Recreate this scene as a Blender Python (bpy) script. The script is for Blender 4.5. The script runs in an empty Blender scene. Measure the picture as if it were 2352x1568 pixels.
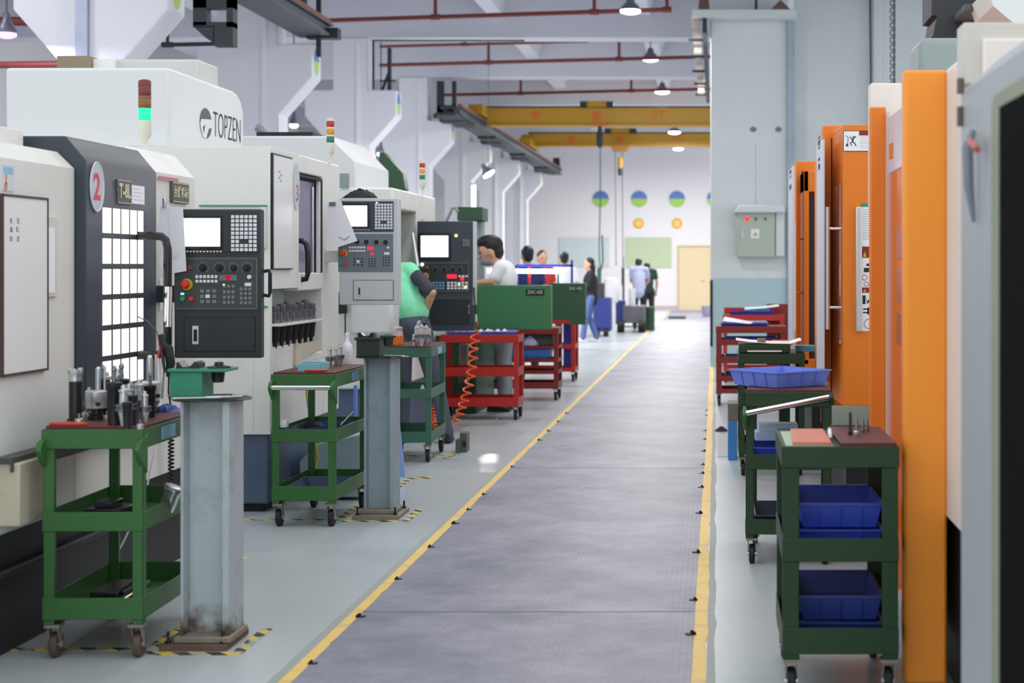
import bpy, math, random
from mathutils import Vector, Matrix
random.seed(7)
SC = bpy.context.scene
COL = SC.collection
# ------------------------------------------------------------------ camera
F, CX, HY, H = 3600.0, 1645.0, 612.0, 1.47      # focal length in px, vanishing point, eye height
cam_d = bpy.data.cameras.new('camera'); cam = bpy.data.objects.new('camera', cam_d); COL.objects.link(cam)
cam.location = (0, 0, H); cam.rotation_euler = (math.pi/2, 0, 0)
cam_d.sensor_width = 36; cam_d.lens = F/2352*36
cam_d.shift_x = -(CX-1176)/2352; cam_d.shift_y = -(784-HY)/2352
cam_d.dof.use_dof = True; cam_d.dof.focus_distance = 8.6; cam_d.dof.aperture_fstop = 2.9
cam_d.clip_start = .05; cam_d.clip_end = 300
SC.camera = cam
# ------------------------------------------------------------------ daylight and exposure
w = bpy.data.worlds.new('World'); SC.world = w; w.use_nodes = True
bg = w.node_tree.nodes['Background']; bg.inputs[0].default_value = (.93, .965, 1.0, 1); bg.inputs[1].default_value = 1.06
SC.view_settings.view_transform = 'Standard'; SC.view_settings.look = 'None'
SC.view_settings.exposure = 0.36; SC.view_settings.gamma = 1.0; SC.view_settings.use_curve_mapping = False

# ------------------------------------------------------------------ helpers
def X(px, Y): return (px-CX)*Y/F
def Z(py, Y): return H-(py-HY)*Y/F
def YX(px, x): return x*F/(px-CX)
def lin(h):
    h = h.lstrip('#'); c = [int(h[i:i+2], 16)/255 for i in (0, 2, 4)]
    return tuple(v/12.92 if v <= .04045 else ((v+.055)/1.055)**2.4 for v in c)+(1,)
MATS = {}
def mat(name, col, rough=.5, metal=0., var=.0, scale=6., bump=0., bscale=200., emit=0., coat=0., stain=None, stainamt=.0, sscale=2.):
    if name in MATS: return MATS[name]
    m = bpy.data.materials.new(name); m.use_nodes = True; nt = m.node_tree; N = nt.nodes; L = nt.links
    b = N['Principled BSDF']; c = lin(col)
    b.inputs['Base Color'].default_value = c; b.inputs['Roughness'].default_value = rough; b.inputs['Metallic'].default_value = metal
    if coat: b.inputs['Coat Weight'].default_value = coat
    tc = N.new('ShaderNodeTexCoord')
    if var or stain:
        src = None
        if var:
            n = N.new('ShaderNodeTexNoise'); n.inputs['Scale'].default_value = scale; n.inputs['Detail'].default_value = 5
            L.new(tc.outputs['Object'], n.inputs['Vector'])
            mx = N.new('ShaderNodeMix'); mx.data_type = 'RGBA'
            mx.inputs[6].default_value = tuple(v*(1-var) for v in c[:3])+(1,); mx.inputs[7].default_value = tuple(min(1, v*(1+var)) for v in c[:3])+(1,)
            L.new(n.outputs['Fac'], mx.inputs[0]); src = mx.outputs[2]
        if stain:
            n2 = N.new('ShaderNodeTexNoise'); n2.inputs['Scale'].default_value = sscale; n2.inputs['Detail'].default_value = 8; n2.inputs['Roughness'].default_value = .65
            L.new(tc.outputs['Object'], n2.inputs['Vector'])
            r = N.new('ShaderNodeValToRGB'); r.color_ramp.elements[0].position = .52; r.color_ramp.elements[1].position = .72
            r.color_ramp.elements[0].color = (0, 0, 0, 1); r.color_ramp.elements[1].color = (stainamt,)*3+(1,)
            L.new(n2.outputs['Fac'], r.inputs[0])
            m2 = N.new('ShaderNodeMix'); m2.data_type = 'RGBA'; L.new(r.outputs[0], m2.inputs[0])
            if src: L.new(src, m2.inputs[6])
            else: m2.inputs[6].default_value = c
            m2.inputs[7].default_value = lin(stain); src = m2.outputs[2]
        L.new(src, b.inputs['Base Color'])
    if bump:
        n = N.new('ShaderNodeTexNoise'); n.inputs['Scale'].default_value = bscale
        L.new(tc.outputs['Object'], n.inputs['Vector'])
        bp = N.new('ShaderNodeBump'); bp.inputs['Strength'].default_value = bump; bp.inputs['Distance'].default_value = .002
        L.new(n.outputs['Fac'], bp.inputs['Height']); L.new(bp.outputs[0], b.inputs['Normal'])
    if emit:
        b.inputs['Emission Color'].default_value = c; b.inputs['Emission Strength'].default_value = emit
    MATS[name] = m; return m
# painted and plain materials
WHITE = mat('machine_white', '#E4E5E0', .42, var=.03, scale=2, stain='#C9C6B6', stainamt=.35, sscale=1.3)
WHITE2 = mat('machine_white_clean', '#DADDDE', .4, var=.02)
CREAM = mat('aged_cream', '#C9C3AE', .5, var=.08, scale=4, stain='#94805A', stainamt=.5, sscale=5)
DARK = mat('charcoal_paint', '#363F48', .42, var=.06, scale=8)
PANEL = mat('panel_black', '#2B3035', .45, var=.05, scale=20)
PANEL2 = mat('panel_slate', '#6B7880', .5, var=.04)
NAVY = mat('panel_navy', '#38404C', .5, var=.04)
BLACK = mat('black_rubber', '#141517', .6, var=.1, scale=20)
BLACKG = mat('gloss_black', '#16181A', .25)
BASEBLK = mat('base_black', '#23262A', .55, var=.15, scale=5)
BLUEGREY = mat('base_blue_grey', '#53637C', .5, var=.08, stain='#33405A', stainamt=.5)
GREEN = mat('trolley_green', '#376A35', .42, var=.08, scale=7, stain='#274C2E', stainamt=.45, sscale=6)
GREEN3 = mat('trolley_green_bluish', '#3E6B58', .42, var=.08, scale=7)
DGREEN = mat('trolley_green_backlit', '#1A3A1C', .5, var=.1, scale=7)  # green darkened because the right trolleys stand backlit, shade put into the colour
EDMG = mat('tank_green', '#37774A', .42, var=.06, scale=3)
EDMG2 = mat('tank_dark_green', '#2A5236', .45, var=.06, scale=3)
TEAL = mat('fixture_green', '#2E8A6B', .4, var=.05)
RED = mat('trolley_red', '#B8281F', .42, var=.08, stain='#7C1A14', stainamt=.4, sscale=5)
DRED = mat('trolley_dark_red', '#81231F', .45, var=.1)
ORANGE = mat('machine_orange', '#E97E1B', .45, var=.04, scale=2)
ORANGEV = mat('machine_orange_bright', '#F9992C', .45, var=.03, scale=2)
ORANGEGL = mat('machine_orange_gloss', '#D8692A', .18, var=.03, coat=.5)
STEEL = mat('bright_steel', '#D0D4D6', .24, .8, var=.1, scale=30)
TOOL = mat('dark_steel', '#7E8286', .28, .85, var=.2, scale=30)
BLKST = mat('blackened_steel', '#38383B', .32, .7, var=.2, scale=30)
CHROME = mat('chrome', '#E6E8EA', .12, 1.)
ALU = mat('satin_aluminium', '#D2D5D7', .35, .55, var=.05)
POSTG = mat('post_grey_paint', '#B2BDC1', .5, var=.06, scale=5, stain='#6C6A5A', stainamt=.55, sscale=4)
def rust_foot(m, z0, z1):
    N = m.node_tree.nodes; L = m.node_tree.links; b = N['Principled BSDF']; src = b.inputs['Base Color'].links[0].from_socket
    tc = N.new('ShaderNodeTexCoord'); sp = N.new('ShaderNodeSeparateXYZ'); L.new(tc.outputs['Object'], sp.inputs[0])
    mr = N.new('ShaderNodeMapRange'); mr.inputs[1].default_value = z1; mr.inputs[2].default_value = z0; L.new(sp.outputs[2], mr.inputs[0])
    n = N.new('ShaderNodeTexNoise'); n.inputs['Scale'].default_value = 14; n.inputs['Detail'].default_value = 8; L.new(tc.outputs['Object'], n.inputs['Vector'])
    mu = N.new('ShaderNodeMath'); mu.operation = 'MULTIPLY'; L.new(mr.outputs[0], mu.inputs[0]); L.new(n.outputs['Fac'], mu.inputs[1])
    r = N.new('ShaderNodeValToRGB'); r.color_ramp.elements[0].position = .22; r.color_ramp.elements[1].position = .45; L.new(mu.outputs[0], r.inputs[0])
    mx = N.new('ShaderNodeMix'); mx.data_type = 'RGBA'; L.new(r.outputs[0], mx.inputs[0]); L.new(src, mx.inputs[6]); mx.inputs[7].default_value = lin('#5A4A38'); L.new(mx.outputs[2], b.inputs['Base Color'])
rust_foot(POSTG, .03, .26)
POSTB = mat('post_blue_paint', '#95A5AE', .5, var=.1, scale=9, stain='#5C666C', stainamt=.5, sscale=6)
RUST = mat('weathered_steel', '#8C8479', .65, .2, var=.25, scale=25)
RUSTY = mat('rusty_plate', '#6E5A4C', .7, .3, var=.3, scale=20)
PADRED = mat('red_brown_board', '#5E2A2A', .5, var=.15, scale=14)
PADBR = mat('bright_red_mat', '#C9402B', .5, var=.1)
PAPER = mat('paper', '#F4F4F8', .7, var=.02)
LBLUE = mat('light_blue_label', '#8FC4DC', .6, var=.06, scale=30)
SKYBL = mat('light_blue_plastic', '#7FC2D2', .4, var=.04)
BLUEP = mat('blue_plastic', '#3148B4', .35, var=.05)
BLUEP2 = mat('blue_tray_plastic', '#6E87E4', .35, var=.05)
BLUED = mat('deep_blue_plastic', '#2A3C86', .4, var=.06)
BLUEL = mat('sky_blue_sheet', '#8FB0EE', .5, var=.03)
SCREEN = mat('lit_screen', '#F2F5FF', .3, emit=1.0)
PANE = mat('lit_window_pane', '#F1EFE4', .3, emit=.75)
LAMPE = mat('lamp_glow', '#F4F6FF', .3, emit=14.)
PURE = mat('lamp_violet_glow', '#B884FF', .3, emit=2.6)
LEDR = mat('lit_red', '#F02038', .3, emit=1.0)
LEDG = mat('lit_green', '#12C088', .3, emit=.95)
LEDY = mat('lit_yellow', '#F2F08A', .3, emit=1.3)
KEYW = mat('white_keys', '#E4E7EE', .45)
KEYG = mat('grey_keys', '#7C8489', .5)
KEYB = mat('blue_keys', '#6F9AC4', .45)
REDB = mat('red_knob', '#D8321F', .35)
YELB = mat('yellow_ring', '#C9B23A', .45)
GRNB = mat('green_button', '#2E9A74', .4)
LILAC = mat('lilac_glass', '#7D7896', .15, var=.08)
GLASSD = mat('dark_glass', '#23262B', .1)
INKK = mat('ink_black', '#20242B', .6)
INKR = mat('sign_red', '#DB4B5A', .5)
INKG = mat('faint_ink', '#A9B0B8', .7)
GOLD = mat('plate_lettering', '#D8D3B4', .4, .2)
PLATE = mat('name_plate', '#5E6458', .4, .3)
SIGNG = mat('sign_grey', '#C3CCD4', .5)
ORP = mat('orange_plastic', '#F07A1C', .4)
HOSE = mat('orange_hose', '#FF6D2E', .35)
TAPEG = mat('green_tape', '#2E9668', .5)
WALLM = mat('wall_white_paint', '#F3F0F3', .8, var=.02, scale=.5)
WALLR = mat('wall_cool_paint', '#DCE4E4', .75, var=.05, scale=.7, stain='#EDF1F1', stainamt=.6, sscale=.9)
DADO = mat('dado_pale_teal', '#B4D0D4', .6, var=.04)
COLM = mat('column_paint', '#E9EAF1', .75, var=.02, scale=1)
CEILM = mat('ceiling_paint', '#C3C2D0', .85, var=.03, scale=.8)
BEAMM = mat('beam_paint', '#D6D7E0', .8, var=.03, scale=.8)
PIPER = mat('red_brown_pipe', '#7A3330', .5, var=.1)
GIRD = mat('runway_steel', '#565C62', .55, .2, var=.2, scale=3)
RAILR = mat('rail_rust', '#A2583C', .6, .2, var=.2)
CRANEY = mat('crane_yellow', '#BE8F1C', .45, var=.05)
CRANEO = mat('crane_marking', '#D9681F', .5)
BRKT = mat('bracket_dark', '#34383D', .6, .2, var=.2)
TAPEY = mat('floor_yellow', '#EAC46A', .55, var=.1, scale=12, stain='#A9A08A', stainamt=.8, sscale=7)
BEIGE = mat('door_beige', '#E9D6AE', .6, var=.03)
BOARDG = mat('board_green', '#C4D3AF', .7)
BOARDP = mat('board_pale', '#D3E0E0', .7)
DISCB = mat('disc_blue', '#5A7EC8', .5)
DISCG = mat('disc_lime', '#A9D65C', .5)
DISCO = mat('disc_orange', '#F0A93C', .5)
DISCY = mat('disc_yellow', '#F6D75A', .5)
BOXG = mat('switch_box_grey', '#B4C2B4', .5, var=.03)
COVERG = mat('motor_cover_grey', '#8E9C9A', .5, var=.05)
GREYN = mat('near_grey_paint', '#A2A9AC', .5, var=.03)
BROWN = mat('brown_card', '#8D7F66', .7, var=.15)
SKIN = mat('skin', '#D2A284', .6, var=.04); HAIR = mat('black_hair', '#15141A', .55)
MINT = mat('mint_shirt', '#8CEFC0', .75, var=.05); TEEW = mat('white_shirt', '#F3F4F6', .8, var=.03)
NAVYC = mat('navy_shirt', '#27356E', .8); REDC = mat('red_shirt', '#C02A30', .8); BLKC = mat('black_cardigan', '#1D1C24', .8)
LBC = mat('pale_blue_shirt', '#BFC9EA', .8); GREYP = mat('grey_trousers', '#8A9AA2', .8, var=.12, scale=14)
DENIM = mat('blue_denim', '#54689F', .8, var=.1); SLATE = mat('slate_trousers', '#4A5360', .8, var=.15, scale=12)
BLKP = mat('black_trousers', '#23242B', .8); SHOEB = mat('black_shoes', '#1B1C1F', .6); SHOEW = mat('white_shoes', '#E2E2E6', .6)
MASK = mat('face_mask', '#8E8C92', .8); SLEEVE = mat('dark_sleeve', '#3A3F4A', .8, var=.3, scale=30)

class MB:
    def __init__(s): s.v = []; s.f = []
    def add(s, vs, fs):
        o = len(s.v); s.v += [Vector(v) for v in vs]; s.f += [tuple(i+o for i in f) for f in fs]; return s
    def box(s, x0, x1, y0, y1, z0, z1):
        return s.add([(x, y, z) for z in (z0, z1) for x, y in ((x0, y0), (x1, y0), (x1, y1), (x0, y1))],
                     [(3, 2, 1, 0), (4, 5, 6, 7), (0, 1, 5, 4), (1, 2, 6, 5), (2, 3, 7, 6), (3, 0, 4, 7)])
    def prism(s, pts, a, b, axis='y'):
        # 2-D outline extruded along an axis; outline is (x,z) for y, (x,y) for z, (y,z) for x
        n = len(pts)
        def p(q, t): return {'y': (q[0], t, q[1]), 'z': (q[0], q[1], t), 'x': (t, q[0], q[1])}[axis]
        return s.add([p(q, a) for q in pts]+[p(q, b) for q in pts],
                     [tuple(range(n))[::-1], tuple(range(n, 2*n))]+[(i, (i+1) % n, (i+1) % n+n, i+n) for i in range(n)])
    def lathe(s, prof, c=(0, 0, 0), n=20, axis=(0, 0, 1)):
        c = Vector(c); q = Vector((0, 0, 1)).rotation_difference(Vector(axis)); vs = []; fs = []
        for r, z in prof:
            for i in range(n):
                a = 2*math.pi*i/n; vs.append(c+q@Vector((r*math.cos(a), r*math.sin(a), z)))
        m = len(prof)
        for j in range(m-1):
            for i in range(n): k = (i+1) % n; fs.append((j*n+i, j*n+k, (j+1)*n+k, (j+1)*n+i))
        fs.append(tuple(range(n))[::-1]); fs.append(tuple((m-1)*n+i for i in range(n)))
        return s.add(vs, fs)
    def cyl(s, a, b, r, r2=None, n=16):
        a = Vector(a); b = Vector(b); d = b-a
        return s.lathe([(r, 0), (r if r2 is None else r2, d.length)], a, n, d.normalized())
    def ball(s, c, r, n=12, m=8, e=(1, 1, 1)):
        vs = [Vector(c)+Vector((0, 0, -r*e[2]))]; fs = []
        for j in range(1, m):
            t = math.pi*j/m-math.pi/2
            for i in range(n):
                a = 2*math.pi*i/n; vs.append(Vector(c)+Vector((r*e[0]*math.cos(t)*math.cos(a), r*e[1]*math.cos(t)*math.sin(a), r*e[2]*math.sin(t))))
        vs.append(Vector(c)+Vector((0, 0, r*e[2]))); T = len(vs)-1
        for i in range(n):
            k = (i+1) % n; fs.append((0, 1+k, 1+i)); fs.append((T, 1+(m-2)*n+i, 1+(m-2)*n+k))
            for j in range(m-2): fs.append((1+j*n+i, 1+j*n+k, 1+(j+1)*n+k, 1+(j+1)*n+i))
        return s.add(vs, fs)
    def tube(s, pts, r, n=8):
        pts = [Vector(p) for p in pts]; up = Vector((0, 0, 1)); rings = []; prev = None
        for i, p in enumerate(pts):
            t = (pts[min(i+1, len(pts)-1)]-pts[max(i-1, 0)]).normalized()
            if prev is None:
                u = t.cross(up) if abs(t.z) < .95 else t.cross(Vector((1, 0, 0)))
            else: u = prev-t*prev.dot(t)
            u.normalize(); prev = u; w2 = t.cross(u); rr = r[i] if isinstance(r, (list, tuple)) else r
            rings.append([p+(u*math.cos(2*math.pi*k/n)+w2*math.sin(2*math.pi*k/n))*rr for k in range(n)])
        fs = []
        for i in range(len(pts)-1):
            for k in range(n): q = (k+1) % n; fs.append((i*n+k, i*n+q, (i+1)*n+q, (i+1)*n+k))
        fs.append(tuple(range(n))[::-1]); fs.append(tuple((len(pts)-1)*n+k for k in range(n)))
        return s.add([v for rg in rings for v in rg], fs)
    def tray(s, x0, x1, y0, y1, z0, z1, t=.004, flare=0.):
        # an open tray with a floor and four upright rims
        s.box(x0, x1, y0, y1, z0, z0+t)
        for a in ((x0-flare, x0+t, y0, y1), (x1-t, x1+flare, y0, y1), (x0, x1, y0-flare, y0+t), (x0, x1, y1-t, y1+flare)):
            s.box(*a, z0, z1)
        return s
ORG = {}
def setp(o, label=None, cat=None, group=None, kind=None):
    if label: o['label'] = label
    if cat: o['category'] = cat
    if group: o['group'] = group
    if kind: o['kind'] = kind
    return o
def thing(name, label, cat, loc=(0, 0, 0), rz=0., group=None, world=False):
    o = bpy.data.objects.new(name, None); COL.objects.link(o); o.empty_display_size = .1
    o.location = loc; o.rotation_euler = (0, 0, rz)
    if world: ORG[o.name] = Vector(loc)
    return setp(o, label, cat, group)
def part(name, mb, m, parent=None, bevel=0., smooth=False, label=None, loc=None):
    me = bpy.data.meshes.new(name); off = Vector((0, 0, 0))
    if parent is not None and parent.name in ORG: off = ORG[parent.name]
    if loc is not None: off = off+Vector(loc)
    me.from_pydata([v-off for v in mb.v], [], mb.f); me.materials.append(m); me.validate()
    import bmesh
    b = bmesh.new(); b.from_mesh(me); bmesh.ops.recalc_face_normals(b, faces=b.faces); b.to_mesh(me); b.free()
    o = bpy.data.objects.new(name, me); COL.objects.link(o); o.parent = parent
    if loc is not None: o.location = loc
    if parent is not None and parent.name in ORG: ORG[o.name] = off
    if bevel:
        md = o.modifiers.new('Bevel', 'BEVEL'); md.width = bevel; md.segments = 2; md.limit_method = 'ANGLE'; md.angle_limit = math.radians(50)
    if smooth or bevel: smoothen(o, 40)
    if label: o['label'] = label
    return o
def smoothen(o, ang=40):
    import bmesh
    b = bmesh.new(); b.from_mesh(o.data)
    for f in b.faces: f.smooth = True
    for e in b.edges:
        if len(e.link_faces) == 2: e.smooth = e.calc_face_angle(0) < math.radians(ang)
    b.to_mesh(o.data); b.free()
def solo(name, label, cat, mb, m, group=None, **k):
    # a thing that is one mesh, its origin moved to its base
    xs = [v.x for v in mb.v]; ys = [v.y for v in mb.v]; zs = [v.z for v in mb.v]
    o = part(name, mb, m, None, loc=((min(xs)+max(xs))/2, (min(ys)+max(ys))/2, min(zs)), **k)
    return setp(o, label, cat, group)
def struct(name, mb, m, parent=None, label=None, **k):
    o = part(name, mb, m, parent, **k)
    if parent is None: o['kind'] = 'structure'
    if label: o['label'] = label
    return o
def dup(root, loc, rz=0., label=None, group=None, sc=1., rx=0., ry=0.):
    def cp(o, par):
        c = o.copy(); COL.objects.link(c)
        if par is not None: c.parent = par
        for ch in list(o.children): cp(ch, c)
        return c
    r = cp(root, None); r.location = loc; r.rotation_euler = (rx, ry, rz); r.scale = (sc,)*3
    return setp(r, label, None, group)
def text(s, size, pos, right, up, m, parent=None, name='lettering', align='CENTER', sx=1., depth=.0006, bold=0., off=None):
    cu = bpy.data.curves.new(name, 'FONT'); cu.body = s; cu.size = size; cu.align_x = align; cu.align_y = 'CENTER'
    cu.extrude = depth/2; cu.offset = bold; cu.resolution_u = 3
    t = bpy.data.objects.new(name, cu); COL.objects.link(t)
    dg = bpy.context.evaluated_depsgraph_get(); me = bpy.data.meshes.new_from_object(t.evaluated_get(dg))
    bpy.data.objects.remove(t); bpy.data.curves.remove(cu)
    r = Vector(right).normalized(); u = Vector(up).normalized(); n = r.cross(u); p = Vector(pos)
    if parent is not None and parent.name in ORG: p = p-ORG[parent.name]
    for v in me.vertices: v.co = p+r*v.co.x*sx+u*v.co.y+n*(v.co.z+depth)
    me.materials.clear(); me.materials.append(m)
    o = bpy.data.objects.new(name, me); COL.objects.link(o); o.parent = parent
    if parent is not None and parent.name in ORG: ORG[o.name] = ORG[parent.name]
    return o
def disc_yz(x, cy, cz, ry, rz, t=.004, n=28, sgn=1):
    return MB().prism([(cy+ry*math.cos(2*math.pi*i/n), cz+rz*math.sin(2*math.pi*i/n)) for i in range(n)], x, x+t*sgn, 'x')
def disc_xz(y, cx, cz, rx, rz, t=.004, n=28, a0=0, a1=2*math.pi):
    full = a1-a0 > 6.2
    k = n if full else n+1
    return MB().prism([(cx+rx*math.cos(a0+(a1-a0)*i/n), cz+rz*math.sin(a0+(a1-a0)*i/n)) for i in range(k)], y-t, y, 'y')
# ================================================================== THE HALL
def bxy(Y, L_, d=.15):
    mb = MB()
    for a, b, c, e in L_: mb.box(X(a, Y), X(b, Y), Y, Y+d, Z(e, Y), Z(c, Y))
    return mb
YF = 54.0                                   # far wall
CK = [15.6+5.53*k for k in range(7)]        # front faces of the left column row
# floor ---------------------------------------------------------------
fm = mat('floor_epoxy', '#BAC2C5', .28, var=.05, scale=.8, stain='#94A3A6', stainamt=.55, sscale=.7)
struct('floor', MB().box(-13, 8, -2, YF+.2, -.1, 0), fm)
# anti-slip plate runner: a material with small studs
def runner_mat():
    m = bpy.data.materials.new('studded_runner'); m.use_nodes = True; N = m.node_tree.nodes; L = m.node_tree.links; b = N['Principled BSDF']
    tc = N.new('ShaderNodeTexCoord'); mp = N.new('ShaderNodeMapping'); mp.inputs['Scale'].default_value = (40, 40, 40)
    L.new(tc.outputs['Object'], mp.inputs['Vector'])
    v = N.new('ShaderNodeTexVoronoi'); v.inputs['Randomness'].default_value = 0; v.inputs['Scale'].default_value = 1; L.new(mp.outputs[0], v.inputs['Vector'])
    r = N.new('ShaderNodeValToRGB'); r.color_ramp.elements[0].position = .25; r.color_ramp.elements[1].position = .42
    L.new(v.outputs['Distance'], r.inputs[0])
    n = N.new('ShaderNodeTexNoise'); n.inputs['Scale'].default_value = 1.6; n.inputs['Detail'].default_value = 12; n.inputs['Roughness'].default_value = .68; L.new(tc.outputs['Object'], n.inputs['Vector'])
    a = N.new('ShaderNodeMix'); a.data_type = 'RGBA'; a.inputs[6].default_value = lin('#686B79'); a.inputs[7].default_value = lin('#9493A1'); n3 = N.new('ShaderNodeValToRGB'); n3.color_ramp.elements[0].position = .36; n3.color_ramp.elements[1].position = .62; L.new(n.outputs['Fac'], n3.inputs[0]); L.new(n3.outputs[0], a.inputs[0])
    c = N.new('ShaderNodeMix'); c.data_type = 'RGBA'; c.inputs[7].default_value = lin('#61636F'); L.new(a.outputs[2], c.inputs[6])
    mm = N.new('ShaderNodeMath'); mm.operation = 'MULTIPLY'; mm.inputs[1].default_value = .13; L.new(r.outputs[0], mm.inputs[0]); L.new(mm.outputs[0], c.inputs[0])
    L.new(c.outputs[2], b.inputs['Base Color']); b.inputs['Roughness'].default_value = .5
    bp = N.new('ShaderNodeBump'); bp.inputs['Strength'].default_value = .12; bp.inputs['Distance'].default_value = .002; bp.invert = True
    L.new(r.outputs[0], bp.inputs['Height']); L.new(bp.outputs[0], b.inputs['Normal']); return m
RUN = runner_mat()
seams = [1.2, 6.66, 11.4, 16.3, 26, 36, 45, 52.3]
wh = ['nearest stretch of grey studded floor runner before the first seam', 'grey studded floor runner stretch beside the rusty machine post', 'grey studded floor runner stretch between the green trolleys',
      'grey studded floor runner stretch beside the red trolleys', 'grey studded runner stretch beside the person in the black cardigan', 'lilac grey runner stretch level with the distant yellow hoists',
      'short far stretch of runner under the distant wall discs', '']
for i in range(len(seams)-1):
    a, b = seams[i], seams[i+1]; j = random.uniform(-.004, .004)
    solo('floor_runner', wh[i], 'floor mat', MB().box(-1.50, -.088+j, a+.006, b-.006, 0, .004), RUN, group='floor runner sheets along the aisle')
def wavy(x0, x1, amp, y0=1.2, y1=52.3, n=190, z=.0025, side=1):
    mb = MB(); ys = [y0+(y1-y0)*(i/n)**1.6 for i in range(n+1)]
    vs = []; 
    for y in ys:
        j = random.uniform(-amp, amp)*.5
        vs += [(x0+(j if side < 0 else 0), y, z), (x1+(j if side > 0 else 0), y, z)]
    mb.add(vs+[(v[0], v[1], .0002) for v in vs], [(2*i, 2*i+1, 2*i+3, 2*i+2) for i in range(n)]); return mb
solo('floor_line', 'chipped yellow line along the left edge of the grey runner', 'floor line', wavy(-1.548, -1.495, .026), TAPEY)
solo('floor_line', 'chipped yellow line along the right edge of the grey runner', 'floor line', wavy(-.092, -.036, .014), TAPEY)
WORN = mat('worn_strip', '#9AA19C', .6, var=.12, scale=15)
solo('worn_strip', 'narrow grey worn strip outside the left yellow line', 'floor strip', wavy(-1.585, -1.549, .006, z=.0018, side=-1), WORN)
solo('worn_strip', 'mottled grey worn strip outside the right yellow line', 'floor strip', wavy(-.035, -.004, .012, z=.0018), WORN)
# fixing clips along the runner
clip = None
cl_l = [(714, 1526), (827, 1418), (993, 1258), (1049, 1204), (1086, 1172), (1120, 1137), (1183, 1073), (1248, 1012), (1268, 991), (1286, 969), (1308, 950), (924, 1332)]
cl_r = [(1586, 1380), (1596, 1270), (1604, 1180), (1608, 1120), (1610, 1088), (1616, 1068), (1617, 1037), (1619, 1010), (1621, 990), (1623, 955), (1626, 943), (1584, 1458)]
for side, L_ in ((0, cl_l), (1, cl_r)):
    for px, py in L_:
        y = H*F/(py-HY); x = X(px, y); x = -1.497 if side == 0 else -.094
        if clip is None:
            clip = thing('runner_clip', 'small black fixing clip on the left edge of the runner', 'clip', (x, y, .0042), 0, 'black clips along the left runner edge')
            part('plate', MB().box(-.006, .024, -.012, .012, 0, .003), BLACK, clip)
            part('tab', MB().prism([(-.012, 0), (.006, 0), (.004, .014), (-.004, .011)], -.008, .008, 'y'), BLACK, clip)
        else:
            dup(clip, (x, y, .0042), random.uniform(-.5, .5)+(math.pi if side else 0), ['small black fixing clip on the left edge of the runner', 'small black fixing clip on the right edge of the runner'][side],
                ['black clips along the left runner edge', 'black clips along the right runner edge'][side], sc=random.uniform(.8, 1.2))
# walls ---------------------------------------------------------------
struct('wall_far', MB().box(-13, 8, YF, YF+.2, 0, 6.3), WALLM)
struct('wall_left', MB().box(-13.2, -13, 4, YF, 0, 6.3), WALLM)
struct('baseboard_far', MB().box(-13, 8, YF-.03, YF, 0, .12), mat('baseboard', '#CDBFC0', .6))
struct('wall_right', MB().box(1.17, 8.2, 23.35, 23.55, 0, 6.3), WALLR)
struct('trim_1', MB().box(1.17, 8.2, 23.34, 23.35, 0, 1.3), DADO)
dr = struct('door_1', MB().box(-1.275, -.20, YF-.06, YF-.01, 0, 2.14), BEIGE)
part('door_frame', MB().box(-1.33, -1.275, YF-.08, YF, 0, 2.19).box(-.20, -.145, YF-.08, YF, 0, 2.19).box(-1.275, -.20, YF-.08, YF, 2.14, 2.19), mat('door_trim', '#C9B68C', .6), dr)
part('door_handle', MB().box(-.52, -.40, YF-.12, YF-.06, .98, 1.01), ALU, dr)
# ceiling slab, cross beams and secondary beams
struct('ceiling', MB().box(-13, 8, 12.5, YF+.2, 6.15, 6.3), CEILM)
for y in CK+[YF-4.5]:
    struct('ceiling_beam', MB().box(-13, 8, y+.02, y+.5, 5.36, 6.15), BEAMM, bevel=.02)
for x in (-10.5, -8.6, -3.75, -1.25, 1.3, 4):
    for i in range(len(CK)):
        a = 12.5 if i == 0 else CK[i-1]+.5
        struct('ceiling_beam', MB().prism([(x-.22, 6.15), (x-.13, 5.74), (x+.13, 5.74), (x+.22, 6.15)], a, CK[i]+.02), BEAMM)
# columns with double corbels
def column(y, k):
    c = struct('column', MB().prism([(-6.55, 0), (-5.9, 0), (-5.9, 3.52), (-5.45, 4.03), (-5.45, 4.47), (-5.93, 4.47), (-5.93, 5.36), (-6.52, 5.36), (-6.52, 4.47), (-7.0, 4.47), (-7.0, 4.03), (-6.55, 3.52)], y, y+.48), COLM, bevel=.015)
    if k == 0: part('downpipe', MB().box(-6.36, -6.24, y-.05, y, 0, 5.3), mat('zinc_strip', '#A9AEC4', .25, .8, var=.15, scale=5), c)
    else: part('conduit', MB().box(-6.12, -6.06, y-.03, y, 0, 5.3), WALLM, c)
    part('corner_edge', MB().box(-5.905, -5.895, y-.004, y+.03, 0, 3.5), mat('edge_white', '#E6E9F0', .5), c)
    d = part('corbel_disc', disc_yz(-5.45, y+.24, 4.26, .13, .19), DISCG, c)
    part('disc_upper_half', MB().prism([(y+.24+.13*math.cos(math.pi*i/14), 4.26+.19*math.sin(math.pi*i/14)) for i in range(15)], -5.45, -5.444, 'x'), DISCB, d)
    return c
for k, y in enumerate(CK): column(y, k)
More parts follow.
